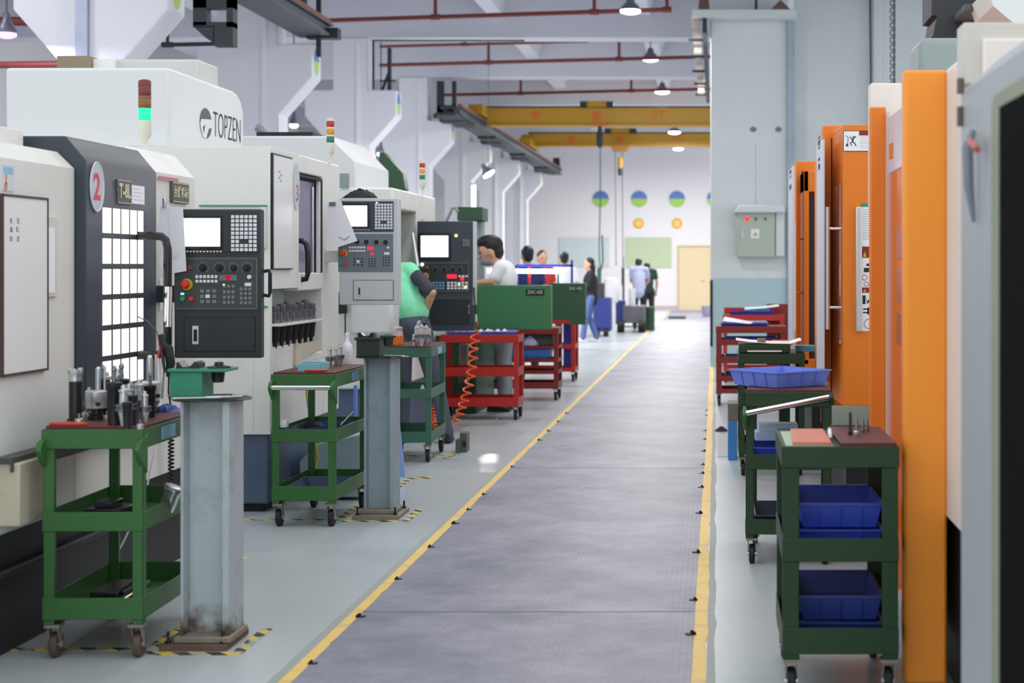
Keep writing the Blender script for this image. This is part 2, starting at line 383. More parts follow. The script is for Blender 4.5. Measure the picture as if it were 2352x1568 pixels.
# big right-hand column carrying the switch box
rc = struct('column', MB().box(-.083, 1.05, 23.0, 24.1, 0, 6.15), WALLR, bevel=.015)
part('dado', MB().box(-.086, 1.053, 22.995, 24.105, 0, 1.30), DADO, rc)
part('base_edge', MB().box(-.09, -.05, 22.985, 23.05, .3, 1.27), BASEBLK, rc)
part('downpipe', MB().box(1.03, 1.15, 22.93, 23.05, 0, 5.1), mat('downpipe_blue_grey', '#A7B6C0', .5, .2, var=.12, scale=3, stain='#77848C', stainamt=.5), rc, bevel=.02)
part('wall_crack', MB().box(X(1735, 23), X(1736.5, 23), 22.997, 23.0, Z(470, 23), Z(330, 23)), mat('crack_line', '#B4BDBE', .8), rc)
for a, b in ((1730, 297), (1788, 297)):
    part('bolt_stain', disc_xz(22.999, X(a, 23), Z(b, 23), .05, .04), mat('stain_grey', '#7E8A8C', .8), rc)
br = thing('column_bracket', 'pale steel bracket beam bolted across the top of the right column', 'bracket', (.55, 22.7, 5.0), world=True)
part('channel', MB().box(X(1590, 22.7), X(1828, 22.7), 22.6, 22.98, Z(41, 22.7), Z(24, 22.7)), WALLR, br, bevel=.006)
part('gusset', MB().prism([(X(1770, 22.7), Z(24, 22.7)), (X(1815, 22.7), Z(24, 22.7)), (X(1792, 22.7), Z(2, 22.7))], 22.6, 22.65), RUSTY, br)
part('gusset', MB().prism([(X(1604, 22.7), Z(24, 22.7)), (X(1630, 22.7), Z(24, 22.7)), (X(1627, 22.7), Z(-10, 22.7)), (X(1607, 22.7), Z(-10, 22.7))], 22.6, 22.65), RUSTY, br)
part('hanger_rod', MB().cyl((X(1737, 22.7), 22.75, Z(36, 22.7)), (X(1737, 22.7), 22.75, 5.7), .02), BRKT, br)
rail = thing('conductor_rail', 'dark conductor rail with pale insulators beside the right column', 'conductor rail', (-.2, 29, 5.0), world=True)
part('rail', MB().box(-.20, -.14, 22.7, 32.5, 4.86, 5.12), BRKT, rail)
for i in range(5):
    y = 22.9+i*1.9
    part('insulator', MB().cyl((-.23, y, 5.04), (-.36, y, 5.04), .07).cyl((-.23, y, 4.88), (-.35, y, 4.88), .06), mat('insulator_cream', '#DCCFC4', .4), rail, smooth=True)
    part('support_arm', MB().box(-.42, -.14, y+.95, y+1.0, 4.90, 4.94), BRKT, rail)
# switch box on the column
sb = thing('switch_box', 'grey green electrical switch box with warning label on the column', 'switch box', (X(1745, 22.8), 22.95, Z(590, 22.9)), world=True)
y = 22.75
part('cabinet', MB().box(X(1693, y), X(1780, y), y, 22.995, Z(590, y), Z(485, y)), BOXG, sb, bevel=.01)
part('side_channel', MB().box(X(1782, y), X(1802, y), y+.06, 22.995, Z(588, y), Z(485, y)), WALLR, sb, bevel=.01)
part('rain_hood', MB().prism([(X(1686, y), Z(488, y)), (X(1803, y), Z(488, y)), (X(1800, y), Z(472, y)), (X(1696, y), Z(472, y))], y-.12, 22.99), WALLR, sb, bevel=.01)
part('indicator_lamp', disc_xz(y, X(1716, y), Z(503, y), .03, .036, .02), LEDR, sb)
for a in (1736, 1758): part('indicator_lamp', disc_xz(y, X(a, y), Z(503, y), .016, .018, .02), BRKT, sb)
part('door_latch', MB().box(X(1703, y), X(1707, y), y-.02, y, Z(546, y), Z(529, y)), ALU, sb)
lb = part('warning_label', MB().box(X(1725, y), X(1744, y), y-.004, y, Z(547, y), Z(526, y)), PAPER, sb)
part('warning_triangle', MB().prism([(X(1729, y), Z(542, y)), (X(1741, y), Z(542, y)), (X(1735, y), Z(531, y))], y-.007, y-.004), mat('label_yellow', '#C9C23A', .6), lb)
# cable, conduit and chain in front of the right wall
solo('wall_cable', 'thin black cable hanging down the right wall', 'cable', MB().tube([(X(2000, 23), 23.2, 6.1), (X(2003, 23), 23.2, 4.5), (X(2004, 23), 23.2, 1.5)], .012), BLACK)
solo('wall_conduit', 'grey round conduit beside the black cable on the right wall', 'conduit', MB().box(X(2008, 23), X(2029, 23), 23.24, 23.345, 1, 6.1), WALLR, bevel=.02)
cb = MB()
for i in range(78):
    z = 6.0-i*.052; a = (i % 2)*math.pi/2; r = .034
    pts = [(X(2052, 22)+math.cos(a)*r*math.cos(t)*.8+(.016 if i % 2 else -.016), 22+math.sin(a)*r*math.cos(t), z+.042*math.sin(t)) for t in [2*math.pi*k/8 for k in range(9)]]
    cb.tube(pts, .010, 5)
solo('hoist_chain', 'long grey green chain loop hanging before the right wall', 'chain', cb, mat('chain_steel', '#56605E', .4, .6))
# discs, boards on the far wall -------------------------------------------------
for i, (px, lab) in enumerate(((1380, 'blue and lime disc on the far wall behind the hoist cable'), (1468, 'middle blue and lime disc on the far wall'), (1555, 'blue and lime disc on the far wall above the beige door side'), (1642, 'blue and lime disc on the far wall cut by the right column'))):
    y = YF-.01; d = thing('wall_disc', lab, 'wall disc', (X(px, y), y, Z(457, y)), group='blue and lime discs on the far wall')
    part('lower_half', disc_xz(0, 0, 0, .28, .28, .02), DISCG, d)
    part('upper_half', disc_xz(-.02, 0, .01, .275, .27, .006, a0=0, a1=math.pi), DISCB, d)
for px, lab in ((1467, 'left small orange round badge below the wall discs'), (1555, 'right small orange round badge below the wall discs')):
    y = YF-.01; d = thing('wall_badge', lab, 'wall badge', (X(px, y), y, Z(513, y)), group='orange badges on the far wall')
    part('rim', disc_xz(0, 0, 0, .18, .18, .02), DISCO, d); part('face', disc_xz(-.02, 0, 0, .12, .12, .006), DISCY, d)
y = YF-.01
nb = solo('notice_board', 'pale green notice board on the far wall left of the beige door', 'notice board', MB().box(X(1437, y), X(1543, y), y-.04, y, Z(614, y), Z(545, y)), BOARDG)
solo('notice_board', 'pale bluish board on the far wall behind the person in black', 'notice board', MB().box(X(1285, y), X(1400, y), y-.04, y, Z(612, y), Z(545, y)), BOARDP)
# red pipes ---------------------------------------------------------------
def pipe(lab, Y, p0, p1, drops, r=.035, m=PIPER, top=6.14):
    a = (X(p0[0], Y), Y, Z(p0[1], Y)); b = (X(p1[0], Y), Y, Z(p1[1], Y))
    t = thing('sprinkler_pipe', lab, 'pipe', ((a[0]+b[0])/2, Y, (a[2]+b[2])/2), world=True)
    part('run', MB().cyl(a, b, r, n=12), m, t, smooth=True)
    for d in drops:
        k = (X(d, Y)-a[0])/(b[0]-a[0]); z = a[2]+(b[2]-a[2])*k
        part('riser', MB().cyl((X(d, Y), Y, z), (X(d, Y), Y, top), r*.8, n=10), m, t, smooth=True)
        part('coupling', MB().cyl((X(d, Y)-.07, Y, z), (X(d, Y)+.07, Y, z), r*1.35, n=10), m, t, smooth=True)
pipe('nearest red brown ceiling pipe with two risers, above the aisle', 24, (725, 48), (1532, 22), (1000, 1365, 1532))
pipe('red brown pipe in the second ceiling bay, risers near the second lamp', 29.5, (872, 150), (1640, 130), (1122, 1422))
pipe('thin brown pipe just under the slab of the second ceiling bay', 28.3, (872, 107), (1350, 95), (1067,), .025)
pipe('red brown pipe in the third ceiling bay above the yellow cranes', 35, (1020, 218), (1640, 204), (1196, 1450))
pipe('red brown pipe at the left edge, upper of the two over the white machine', 17, (-60, 49), (70, 49), (), .05)
pipe('red brown pipe at the left edge, lower one touching the white machine top', 16, (-60, 150), (220, 146), (), .035)
pipe('dark thin pipe crossing behind the left corbels', 19, (380, 103), (520, 100), (385,), .025, BRKT)
# high-bay lamps ------------------------------------------------------------
def highbay(name, lab, px, py, Y, dia, glow=LAMPE, power=140, col=(1, .97, .95), tilt=0):
    x, z = X(px, Y), Z(py, Y); r = dia/2
    t = thing('pendant_lamp', lab, 'lamp', (x, Y, z), group='high bay lamps under the ceiling')
    part('reflector', MB().lathe([(r, 0), (r*1.02, .02), (r*.72, .08), (r*.42, .12), (r*.36, .19), (r*.15, .21)], n=24), mat('lamp_housing', '#6A6C7C', .4, .4), t, smooth=True).rotation_euler = (0, tilt, 0)
    part('diffuser', MB().lathe([(r*.5, -.05), (r*.96, -.028), (r*.97, .002)], n=24), glow, t, smooth=True).rotation_euler = (0, tilt, 0)
    part('hanging_rod', MB().cyl((0, 0, .12), (0, 0, max(.4, 6.15-z)), .010 if not tilt else .005, n=6), GIRD, t)
    ld = bpy.data.lights.new('lamp_light', 'AREA'); ld.shape = 'DISK'; ld.size = dia; ld.energy = power; ld.color = col
    lo = bpy.data.objects.new('lamp_light', ld); COL.objects.link(lo); lo.parent = t; lo.location = (0, 0, -.06)
highbay('', 'nearest high bay lamp over the aisle, at the top edge of the photo', 1448, 24, 23.5, .31)
highbay('', 'second high bay lamp over the aisle, beside the second red pipe', 1494, 135, 29.8, .30)
highbay('', 'third high bay lamp over the aisle, above the yellow crane', 1521, 210, 35.6, .33)
highbay('', 'high bay lamp seen in the gap between the two yellow cranes', 1549, 303, 41, .31, power=330)
highbay('', 'farthest high bay lamp just below the lower yellow crane', 1558, 341, 48, .30, power=430)
highbay('', 'small bright lamp between the left corbels beside the crane runway', 1122, 398, 29, .23, tilt=-.6, power=150)
highbay('', 'small round lamp seen right of the second big corbel', 875, 352, 27.5, .13, power=120)
highbay('', 'small round lamp seen beside the shaft of the second column', 675, 286, 24.5, .13, power=120)
highbay('', 'added unseen high bay lamp over the aisle brightening the columns, above the second column', 1645-1.35*3600/18, 612-4.1*3600/18, 18.0, .31, power=70)  # this lamp and the next three are added out of view to brighten the columns
highbay('', 'added unseen high bay lamp over the aisle closest to the viewer', 1645-1.35*3600/13, 612-4.1*3600/13, 13.0, .31, power=45)
highbay('', 'added unseen high bay lamp over the right hand machines lighting the switch box column', 1645+2.2*3600/16, 612-4.1*3600/16, 16.0, .31, power=60)
highbay('', 'added unseen high bay lamp over the left bay behind the white machines', 1645-8.0*3600/14, 612-4.1*3600/14, 14.0, .31, power=25)
highbay('', 'violet glowing lamp at the top left edge', 15, 76, 15.2, .19, glow=PURE, power=40, col=(.8, .65, 1))
tb = thing('glowing_bar', 'vertical glowing white bar above the small dark green box', 'lamp', (X(1088, 16.1), 16.1, Z(474, 15.9)), world=True)
part('tube', MB().cyl((X(1088, 16.1), 16.1, Z(474.5, 15.9)), (X(1088, 16.1), 16.1, Z(425, 16.1)), .026), mat('bar_soft_glow', '#F2F5FF', .3, emit=1.4), tb, smooth=True)  # upright white cylinder with weak emission
part('end_cap', MB().cyl((X(1088, 16.1), 16.1, Z(425, 16.1)), (X(1088, 16.1), 16.1, Z(420, 16.1)), .028), ALU, tb, smooth=True)
# crane runways ---------------------------------------------------------------
def runway(lab, x, z, y0, y1):
    t = thing('crane_runway', lab, 'crane runway', (x, (y0+y1)/2, z-.5), world=True)
    part('girder', MB().box(x-.30, x+.16, y0, y1, z-.06, z-.03).box(x-.03, x+.10, y0, y1, z-.18, z-.06).box(x-.30, x+.16, y0, y1, z-.21, z-.18), GIRD, t)
    part('rail', MB().box(x+.05, x+.13, y0, y1, z-.03, z+.03), RAILR, t)
    return t
ra = runway('dark steel crane runway in the upper left with rust coloured rail', -5.38, 4.80, 9, 21.4)
part('end_plate', MB().box(-5.55, -5.12, 21.2, 21.4, 4.56, 4.70).box(-5.40, -5.34, 21.15, 21.2, 4.3, 5.2), BRKT, ra)
part('end_stop', MB().box(-5.62, -5.48, 20.8, 21.0, 4.75, 5.05), BRKT, ra)
part('hanger_frame', bxy(15.5, [(443, 474, -20, 58), (520, 535, -20, 62), (443, 535, -20, 18), (443, 535, 50, 62), (490, 535, 62, 105)]).prism([(X(443, 15.5), Z(60, 15.5)), (X(492, 15.5), Z(60, 15.5)), (X(492, 15.5), Z(100, 15.5)), (X(470, 15.5), Z(85, 15.5))], 15.5, 15.6), BRKT, ra)
rb = runway('long dark crane runway on the left corbels below the yellow cranes', -5.2, 4.68, 31.2, 51.4)
y = 32.2
part('portal_frame', MB().box(X(1003, y), X(1018, y), y, y+.15, Z(265, y), Z(186, y)).box(X(1038, y), X(1046, y), y, y+.15, Z(245, y), Z(186, y)).box(X(1003, y), X(1046, y), y, y+.15, Z(262, y), Z(242, y)).box(X(995, y), X(1020, y), y, y+.15, Z(270, y), Z(262, y)), BRKT, rb)
for k in range(3, 7):
    part('corbel_seat', MB().box(-5.6, -5.1, CK[k]-.5, CK[k]+.9, 4.40, 4.469).box(-5.5, -5.08, CK[k]-1.6, CK[k]-.5, 4.42, 4.469), BRKT, rb)
part('end_stop', MB().box(-5.3, -5.1, 50.9, 51.2, 4.7, 5.0), BRKT, rb)
ru = thing('crane_runway', 'dark steel runway end in the upper right corner above the orange machines', 'crane runway', (1.8, 11, 3.1), world=True)
part('girder', MB().prism([(X(a, 11), Z(b, 11)) for a, b in ((2140, -40), (2140, 35), (2152, 36), (2143, 82), (2205, 82), (2290, 52), (2262, 25), (2262, -40))], 11, 11.5), BRKT, ru)
part('bracket', MB().box(X(2190, 11), X(2280, 11), 10.5, 11, Z(50, 11), Z(36, 11)), GIRD, ru)
solo('concrete_corbel', 'pale grey corbel corner in the upper right above the white box', 'corbel', MB().prism([(X(2262, 10), Z(-20, 10)), (X(2275, 10), Z(20, 10)), (X(2318, 10), Z(56, 10)), (X(2440, 10), Z(110, 10)), (X(2440, 10), Z(-20, 10))], 9.9, 10.6), WALLR)
# conduits and stand around the third column portal
y = CK[2]-.05
cdt = thing('ceiling_conduit', 'black conduit running up the third column and along the beam underside', 'conduit', (X(859, y), y, 4.5), world=True)
part('vertical_run', MB().box(X(856, y), X(860, y), y-.03, y, 4.47, Z(93, y)), BLACK, cdt)
part('beam_run', MB().box(X(856, y), X(1205, y), y-.03, y, Z(95, y), Z(92, y)), BLACK, cdt)
y = 26.75
sd_ = thing('rail_stand', 'dark steel stand with diagonal brace on top of the third corbel', 'stand', (X(893, y), y, 4.47), world=True)
part('stand_post', MB().box(X(890, y), X(897, y), y, y+.1, 4.4705, Z(110, y)).box(X(872, y), X(908, y), y, y+.05, Z(187, y), Z(184, y)), BRKT, sd_)
part('brace', MB().prism([(X(874, y), 4.471), (X(880, y), 4.471), (X(893, y), Z(170, y)), (X(889, y), Z(168, y))], y, y+.05), BRKT, sd_)
# cranes ---------------------------------------------------------------
def crane(lab, Y, pl, top, bot, hx, hw, marks, hookpx, z2):
    t = thing('bridge_crane', lab, 'crane', (-2.5, Y, Z(bot, Y)), world=True)
    zt, zb = Z(top, Y), Z(bot, Y); xl = X(pl, Y)
    part('girder', MB().box(xl+.33, .4, Y, Y+.3, zb+.05, zt).box(xl+.33, .4, Y-.06, Y+.36, zb, zb+.05).prism([(xl-.1, zt-.04), (xl+.34, zt), (xl+.34, zb), (xl-.1, zt-.15)], Y, Y+.3), CRANEY, t, bevel=.01)
    part('walkway', MB().box(xl+.1, .4, Y+.02, Y+.28, zt, zt+.035), BRKT, t)
    part('end_carriage', MB().box(-5.32, -5.0, Y-.9, Y+1.1, 4.74, 4.95), CRANEY, t, bevel=.01)
    for sa, sb_ in ((-1, -.6), (.6, 1)): part('trolley_frame', MB().box(X(hx+hw*sa, Y), X(hx+hw*sb_, Y), Y-.1, Y+.4, zt, zt+.13), BRKT, t)
    part('hoist_motor', MB().box(X(hx-hw*.6, Y), X(hx+hw*.6, Y), Y-.05, Y+.35, zt+.01, zt+.14), CRANEY, t)
    for mx in marks: part('round_mark', disc_xz(Y-.001, X(mx, Y), (zt+zb)/2+.03, .10, .10, .004), CRANEO, t)
    text('2T', .30, (X(z2, Y), Y-.003, (zt+zb)/2+.02), (1, 0, 0), (0, 0, 1), CRANEO, t)
    return t
c1 = crane('nearer and higher yellow bridge crane marked 2T', 34.5, 1090, 247, 290, 1371, 38, (1231, 1370), 1377, 1512)
c2 = crane('farther and lower yellow bridge crane with hanging hook block', 43.2, 1205, 306, 336, 1425, 36, (1313, 1424), 1425, 1556)
y = 34.4
h1 = thing('hoist_hook', 'slim dark hook block under the nearer yellow crane', 'hoist hook', (X(1378, y), y, Z(340, y)), world=True)
part('hook_block', MB().lathe([(.02, 0), (.07, .06), (.075, .3), (.05, .4), (.03, .5)], (X(1378, y), y, Z(340, y)), 12), BRKT, h1, smooth=True)
part('rope', MB().cyl((X(1378, y), y, Z(292, y)), (X(1378, y), y, Z(286, y)), .04), BRKT, h1)
part('festoon_arm', MB().box(X(1358, y), X(1400, y), y-.05, y+.05, Z(290, y), Z(286, y)), CRANEO, h1)
part('pendant_cable', MB().tube([(X(1379, y), y, Z(338, y)), (X(1379, y), y, Z(460, y)), (X(1376, y), y, Z(570, y)), (X(1378, y), y, Z(615, y))], .016, 6).tube([(X(1383, y), y, Z(540, y)), (X(1385, y), y, Z(600, y)), (X(1380, y), y, Z(622, y))], .02, 6), mat('cable_green_grey', '#5B6B66', .5), h1)
part('pendant_control', MB().box(X(1372, y), X(1381, y), y-.06, y+.06, Z(650, y), Z(615, y)), GREEN3, h1)
y = 43.1
h2 = thing('hoist_hook', 'yellow hook block hanging on chains from the farther crane', 'hoist hook', (X(1424, y), y, Z(402, y)), world=True)
part('hoist_body', MB().prism([(X(1402, y), Z(334, y)), (X(1447, y), Z(334, y)), (X(1440, y), Z(347, y)), (X(1408, y), Z(347, y))], y-.15, y+.3), mat('hoist_brown', '#A8742A', .5), h2)
part('hook_block', MB().lathe([(.03, 0), (.06, .05), (.065, .45), (.03, .52)], (X(1425, y), y, Z(402, y)), 12), CRANEY, h2, smooth=True)
part('lower_block', MB().lathe([(.03, 0), (.07, .04), (.07, .2)], (X(1425, y), y, Z(403, y)), 12), BRKT, h2, smooth=True)
part('chain', MB().cyl((X(1413, y), y, Z(347, y)), (X(1415, y), y, Z(610, y)), .012, n=6).cyl((X(1429, y), y, Z(347, y)), (X(1431, y), y, Z(650, y)), .012, n=6), GIRD, h2)
part('pendant_control', MB().box(X(1428, y), X(1434, y), y-.06, y+.06, Z(655, y), Z(615, y)), BLACK, h2)
# ================================================================== MACHINES, LEFT ROW
def bxp(mb, px0, px1, py0, py1, Y, d0=-.004, d1=0.):
    return mb.box(X(px0, Y), X(px1, Y), Y+d0, Y+d1, Z(py1, Y), Z(py0, Y))
def grid(px0, px1, py0, py1, c, r, Y, d0, fill=.72, skip=()):
    mb = MB(); cw = (px1-px0)/c; rh = (py1-py0)/r
    for i in range(c):
        for j in range(r):
            if (i, j) in skip: continue
            bxp(mb, px0+cw*(i+.5-fill/2), px0+cw*(i+.5+fill/2), py0+rh*(j+.5-fill/2), py0+rh*(j+.5+fill/2), Y, d0, 0)
    return mb
def control(root, Y, s, depth=.06):
    hx0, hx1, hy0, hy1, hm = s['housing']
    cp = part('control_panel', bxp(MB(), hx0, hx1, hy0, hy1, Y, 0, depth), hm, root, bevel=.006)
    if 'bezel' in s:
        a = s['bezel']; part('bezel', bxp(MB(), *a[:4], Y, -.006, 0), a[4], cp, bevel=.002)
    a = s['screen']; part('screen_frame', bxp(MB(), a[0]-6, a[1]+6, a[2]-6, a[3]+7, Y, -.009, 0), BLACKG, cp, bevel=.002)
    part('screen', bxp(MB(), *a[:4], Y, -.011, 0), SCREEN, cp)
    ln = MB()
    for k, (u0, u1, v) in enumerate(((.05, .6, .08), (.7, .95, .3), (.6, .95, .5), (.02, .98, .82), (.1, .9, .92))):
        bxp(ln, a[0]+(a[1]-a[0])*u0, a[0]+(a[1]-a[0])*u1, a[2]+(a[3]-a[2])*v, a[2]+(a[3]-a[2])*v+1, Y, -.0116, 0)
    part('screen_content', ln, mat('screen_lines', '#AAB6D8', .5, emit=.5), cp)
    if s.get('soft'):
        a = s['soft']; part('soft_keys', grid(a[0], a[1], a[2], a[3], a[4], 1, Y, -.009, .55), KEYW, cp)
    for a in s.get('keys', ()): part('keypad', grid(a[0], a[1], a[2], a[3], a[4], a[5], Y, -.011, .74, a[7] if len(a) > 7 else ()), a[6], cp)
    if 'lower' in s:
        a = s['lower']; part('operator_board', bxp(MB(), *a[:4], Y, -.005, 0), a[4], cp, bevel=.002)
        e = MB(); 
        for b in ((a[0]+3, a[1]-3, a[2]+3, a[2]+4), (a[0]+3, a[1]-3, a[3]-4, a[3]-3), (a[1]-4, a[1]-3, a[2]+3, a[3]-3)): bxp(e, *b, Y, -.0056, 0)
        part('board_outline', e, KEYG, cp)
    for (px, py, r) in s.get('knobs', ()):
        R = r*Y/F
        k = part('knob', MB().lathe([(R, 0), (R, .012), (R*.75, .014), (R*.7, .028)], (X(px, Y), Y-.005, Z(py, Y)), 16, (0, -1, 0)), BLACK, cp, smooth=True)
        t = MB()
        for j in range(11):
            an = math.radians(-45+27*j); t.box(X(px, Y)+R*1.55*math.cos(an)-.0012, X(px, Y)+R*1.55*math.cos(an)+.0012, Y-.0058, Y-.005, Z(py, Y)+R*1.55*math.sin(an)-.0012, Z(py, Y)+R*1.55*math.sin(an)+.0012)
        part('dial_marks', t, KEYW, k)
    if 'estop' in s:
        px, py, r = s['estop']; R = r*Y/F; c = (X(px, Y), Y-.005, Z(py, Y))
        e = part('emergency_stop', MB().lathe([(R*.5, 0), (R*.55, .018), (R*.82, .02), (R*.86, .032), (R*.6, .042), (R*.2, .045)], c, 20, (0, -1, 0)), REDB, cp, smooth=True)
        part('emergency_ring', MB().lathe([(R*1.15, 0), (R*1.1, .006)], c, 20, (0, -1, 0)), YELB, e, smooth=True)
    for (px, py, r, m) in s.get('buttons', ()):
        R = r*Y/F; part('button', MB().lathe([(R, 0), (R, .010), (R*.8, .014)], (X(px, Y), Y-.005, Z(py, Y)), 14, (0, -1, 0)), m, cp, smooth=True)
    for a in s.get('lamps', ()): part('indicator', bxp(MB(), *a[:4], Y, -.008, 0), a[4], cp)
    if 'door' in s:
        a = s['door']; dm = a[4]; d = part('access_door', bxp(MB(), *a[:4], Y, -.005, 0), dm, cp, bevel=.003)
        o = MB()
        for b in ((a[0], a[1], a[2], a[2]+1), (a[0], a[1], a[3]-1, a[3]), (a[0], a[0]+1, a[2], a[3]), (a[1]-1, a[1], a[2], a[3])): bxp(o, *b, Y, -.0056, 0)
        part('door_gap', o, BLACK, d)
        b = s['latch']; l = part('latch_plate', bxp(MB(), *b, Y, -.008, 0), ALU, d)
        xm = (b[0]+b[1])/2; ym = (b[2]+b[3])/2; hh = (b[3]-b[2])
        part('latch_slot', bxp(MB(), xm-(b[1]-b[0])*.28, xm+(b[1]-b[0])*.28, ym-hh*.05, ym+hh*.34, Y, -.012, 0).__class__() if False else bxp(MB(), xm-(b[1]-b[0])*.28, xm+(b[1]-b[0])*.28, ym-hh*.3, ym+hh*.34, Y, -.010, 0), BLACK, l)
    if 'grip' in s:
        px0, px1, py0, py1 = s['grip']; yy = Y+.06
        part('side_grip', MB().tube([(X(px0, Y), yy, Z(py0+6, Y)), (X(px1-3, Y), yy, Z(py0+4, Y)), (X(px1, Y), yy, Z(py0+12, Y)), (X(px1, Y), yy, Z(py1-12, Y)), (X(px1-3, Y), yy, Z(py1-4, Y)), (X(px0, Y), yy, Z(py1-6, Y))], .009, 10), BLACK, cp, smooth=True)
    return cp
def tower(root, x, y, z, s, lit=None, segs=(('red', '#B4332A'), ('amber', '#D79A2E'), ('green', '#178068')), dirty=False):
    st = part('signal_tower', MB().lathe([(.016*s, 0), (.016*s, .012*s), (.008*s, .016*s), (.008*s, .045*s), (.015*s, .05*s), (.015*s, .06*s), (.024*s, .075*s), (.031*s, .085*s), (.031*s, .16*s)], (x, y, z), 18), mat('lamp_base_cream', '#DFDDCF', .45), root, smooth=True)
    zz = z+.16*s
    for i, (nm, c) in enumerate(reversed(segs)):
        hgt = .062*s
        if dirty: c = {'red': '#7A3030', 'amber': '#8A5C34', 'green': '#1C9A7C'}[nm]
        m = LEDG if lit == nm else mat('lens_'+nm+('_dull' if dirty else ''), c, .25)
        part(nm+'_lens', MB().lathe([(.028*s, 0), (.031*s, .006*s), (.031*s, hgt-.014*s), (.030*s, hgt-.012*s)], (x, y, zz), 18), m, st, smooth=True)
        part('divider_ring', MB().lathe([(.0315*s, 0), (.0315*s, .012*s)], (x, y, zz+hgt-.012*s), 18), mat('ring_white', '#E8E4D8', .4) if not dirty else m, st, smooth=True); zz += hgt
    part('cap', MB().lathe([(.0315*s, 0), (.03*s, .014*s), (.015*s, .02*s)], (x, y, zz), 18), mat('cap_grey', '#C9C4BC', .4) if not dirty else mat('lens_red_dull', '#7A3030', .25), st, smooth=True)
    return st
# ------------------------------------------------------------ machine 1
m1 = thing('milling_machine', 'nearest white milling machine with a charcoal sliding door marked 2', 'machine', (-3.4, 6.1, 0), world=True)
part('base', MB().box(-4.2, -2.70, 4.2, 7.95, 0, .475).box(-2.70, -2.66, 4.2, 7.95, .30, .33), BASEBLK, m1, bevel=.01)
part('body', MB().prism([(-4.3, .47), (-2.66, .47), (-2.66, 1.876), (-2.73, 1.945), (-4.3, 1.945)], 4.2, 6.5).prism([(-4.3, .47), (-2.66, .47), (-2.66, 1.92), (-2.765, 2.035), (-4.3, 2.035)], 7.32, 8.0).box(-4.3, -2.66, 6.5, 7.32, .47, .82), WHITE, m1, bevel=.006)
part('roof_box', MB().box(-4.3, -2.85, 4.2, 6.45, 1.945, 2.03), WHITE, m1, bevel=.006)
xd = -2.613
dr1 = part('sliding_door', MB().prism([(-4.2, .82), (xd, .82), (xd, 1.907), (-2.70, 2.012), (-4.2, 2.012)], 6.502, 7.318), DARK, m1, bevel=.005)
pn = MB()
for (a, b) in ((235.5, 255), (259.5, 275.5), (279, 295.5), (299, 313.5), (316.5, 328.5)):
    for k in range(6):
        zt = 1.722-.1315*k; pn.box(xd-.01, xd+.0015, YX(a, xd), YX(b, xd), zt-.108, zt)
part('lit_window', pn, PANE, dr1)
hx = -2.478
hp = [(xd, 7.08, Z(541, 7.08)), (-2.55, 7.08, Z(541, 7.08)), (-2.505, 7.08, Z(543, 7.08)), (hx-.008, 7.08, Z(551, 7.08)), (hx, 7.08, Z(570, 7.08)), (hx, 7.08, Z(650, 7.08)), (hx, 7.08, Z(790, 7.08)), (hx-.01, 7.08, Z(808, 7.08)), (-2.52, 7.08, Z(815, 7.08)), (xd, 7.08, Z(816, 7.08))]
hd = part('door_handle', MB().tube(hp, .0185, 14), BLACKG, dr1, smooth=True)
part('handle_highlight', MB().cyl((hx+.006, 7.075, Z(658, 7.08)), (hx+.002, 7.075, Z(750, 7.08)), .0175, n=14), CHROME, hd, smooth=True)  # chrome strip shaped as the white highlight on the black handle
sg = part('number_sign', disc_yz(xd+.001, 6.603, 1.806, .072, .104), SIGNG, dr1)
part('sign_rim', MB().tube([(xd+.005, 6.603+.072*math.cos(t*math.pi/16), 1.806+.104*math.sin(t*math.pi/16)) for t in range(33)], .003, 6), WHITE2, sg)
text('2', .155, (xd+.005, 6.600, 1.80), (0, 1, 0), (0, 0, 1), INKR, sg, name='numeral', bold=.004)
pl = part('type_plate', MB().box(xd, xd+.006, YX(267, xd), YX(300, xd), 1.744, 1.853), PLATE, dr1, bevel=.002)
part('plate_border', MB().box(xd, xd+.007, YX(268, xd), YX(299, xd), 1.846, 1.849).box(xd, xd+.007, YX(268, xd), YX(299, xd), 1.748, 1.751), GOLD, pl)
text('T-8L', .085, (xd+.007, YX(283.5, xd), 1.80), (0, 1, 0), (0, 0, 1), GOLD, pl, sx=.82, bold=.003)
sp = part('paper_strip', MB().box(xd, xd+.002, YX(300.5, xd), YX(331, xd), 1.752, 1.835), PAPER, dr1)
lm = MB(); [lm.box(xd+.002, xd+.0026, YX(304, xd), YX(328-(k % 2)*6, xd), 1.77+k*.016, 1.772+k*.016) for k in range(4)]
part('faint_lines', lm, INKG, sp)
wb = part('whiteboard', MB().box(-2.66, -2.645, YX(4, -2.65), YX(106, -2.65), 1.068, 1.736), mat('whiteboard_white', '#EDEFEF', .25), m1, bevel=.002)
ya, yb = YX(4, -2.65), YX(106, -2.65)
part('board_frame', MB().box(-2.66, -2.641, ya-.008, yb+.004, 1.732, 1.741).box(-2.66, -2.641, ya-.008, yb+.004, 1.060, 1.069).box(-2.66, -2.641, ya-.012, ya, 1.06, 1.741).box(-2.66, -2.641, yb, yb+.004, 1.06, 1.741), mat('board_frame_brown', '#4C3A36', .4), wb)
sc = MB()
def scrib(mb, x, cy, cz, w_, h_, seed, n=3, t=.0022):
    r = random.Random(seed)
    for i in range(n):
        z = cz+h_*(.5-(i+.5)/n)*1.0; a = cy-w_/2+r.uniform(0, w_*.2); b = cy+w_/2-r.uniform(0, w_*.25)
        mb.box(x, x+.0006, a, b, z-t/2, z+t/2)
        y = cy-w_/2+w_*r.random()*.8; mb.box(x, x+.0006, y, y+t*1.4, cz-h_*.5+r.uniform(0, h_*.2), cz+h_*.5-r.uniform(0, h_*.2))
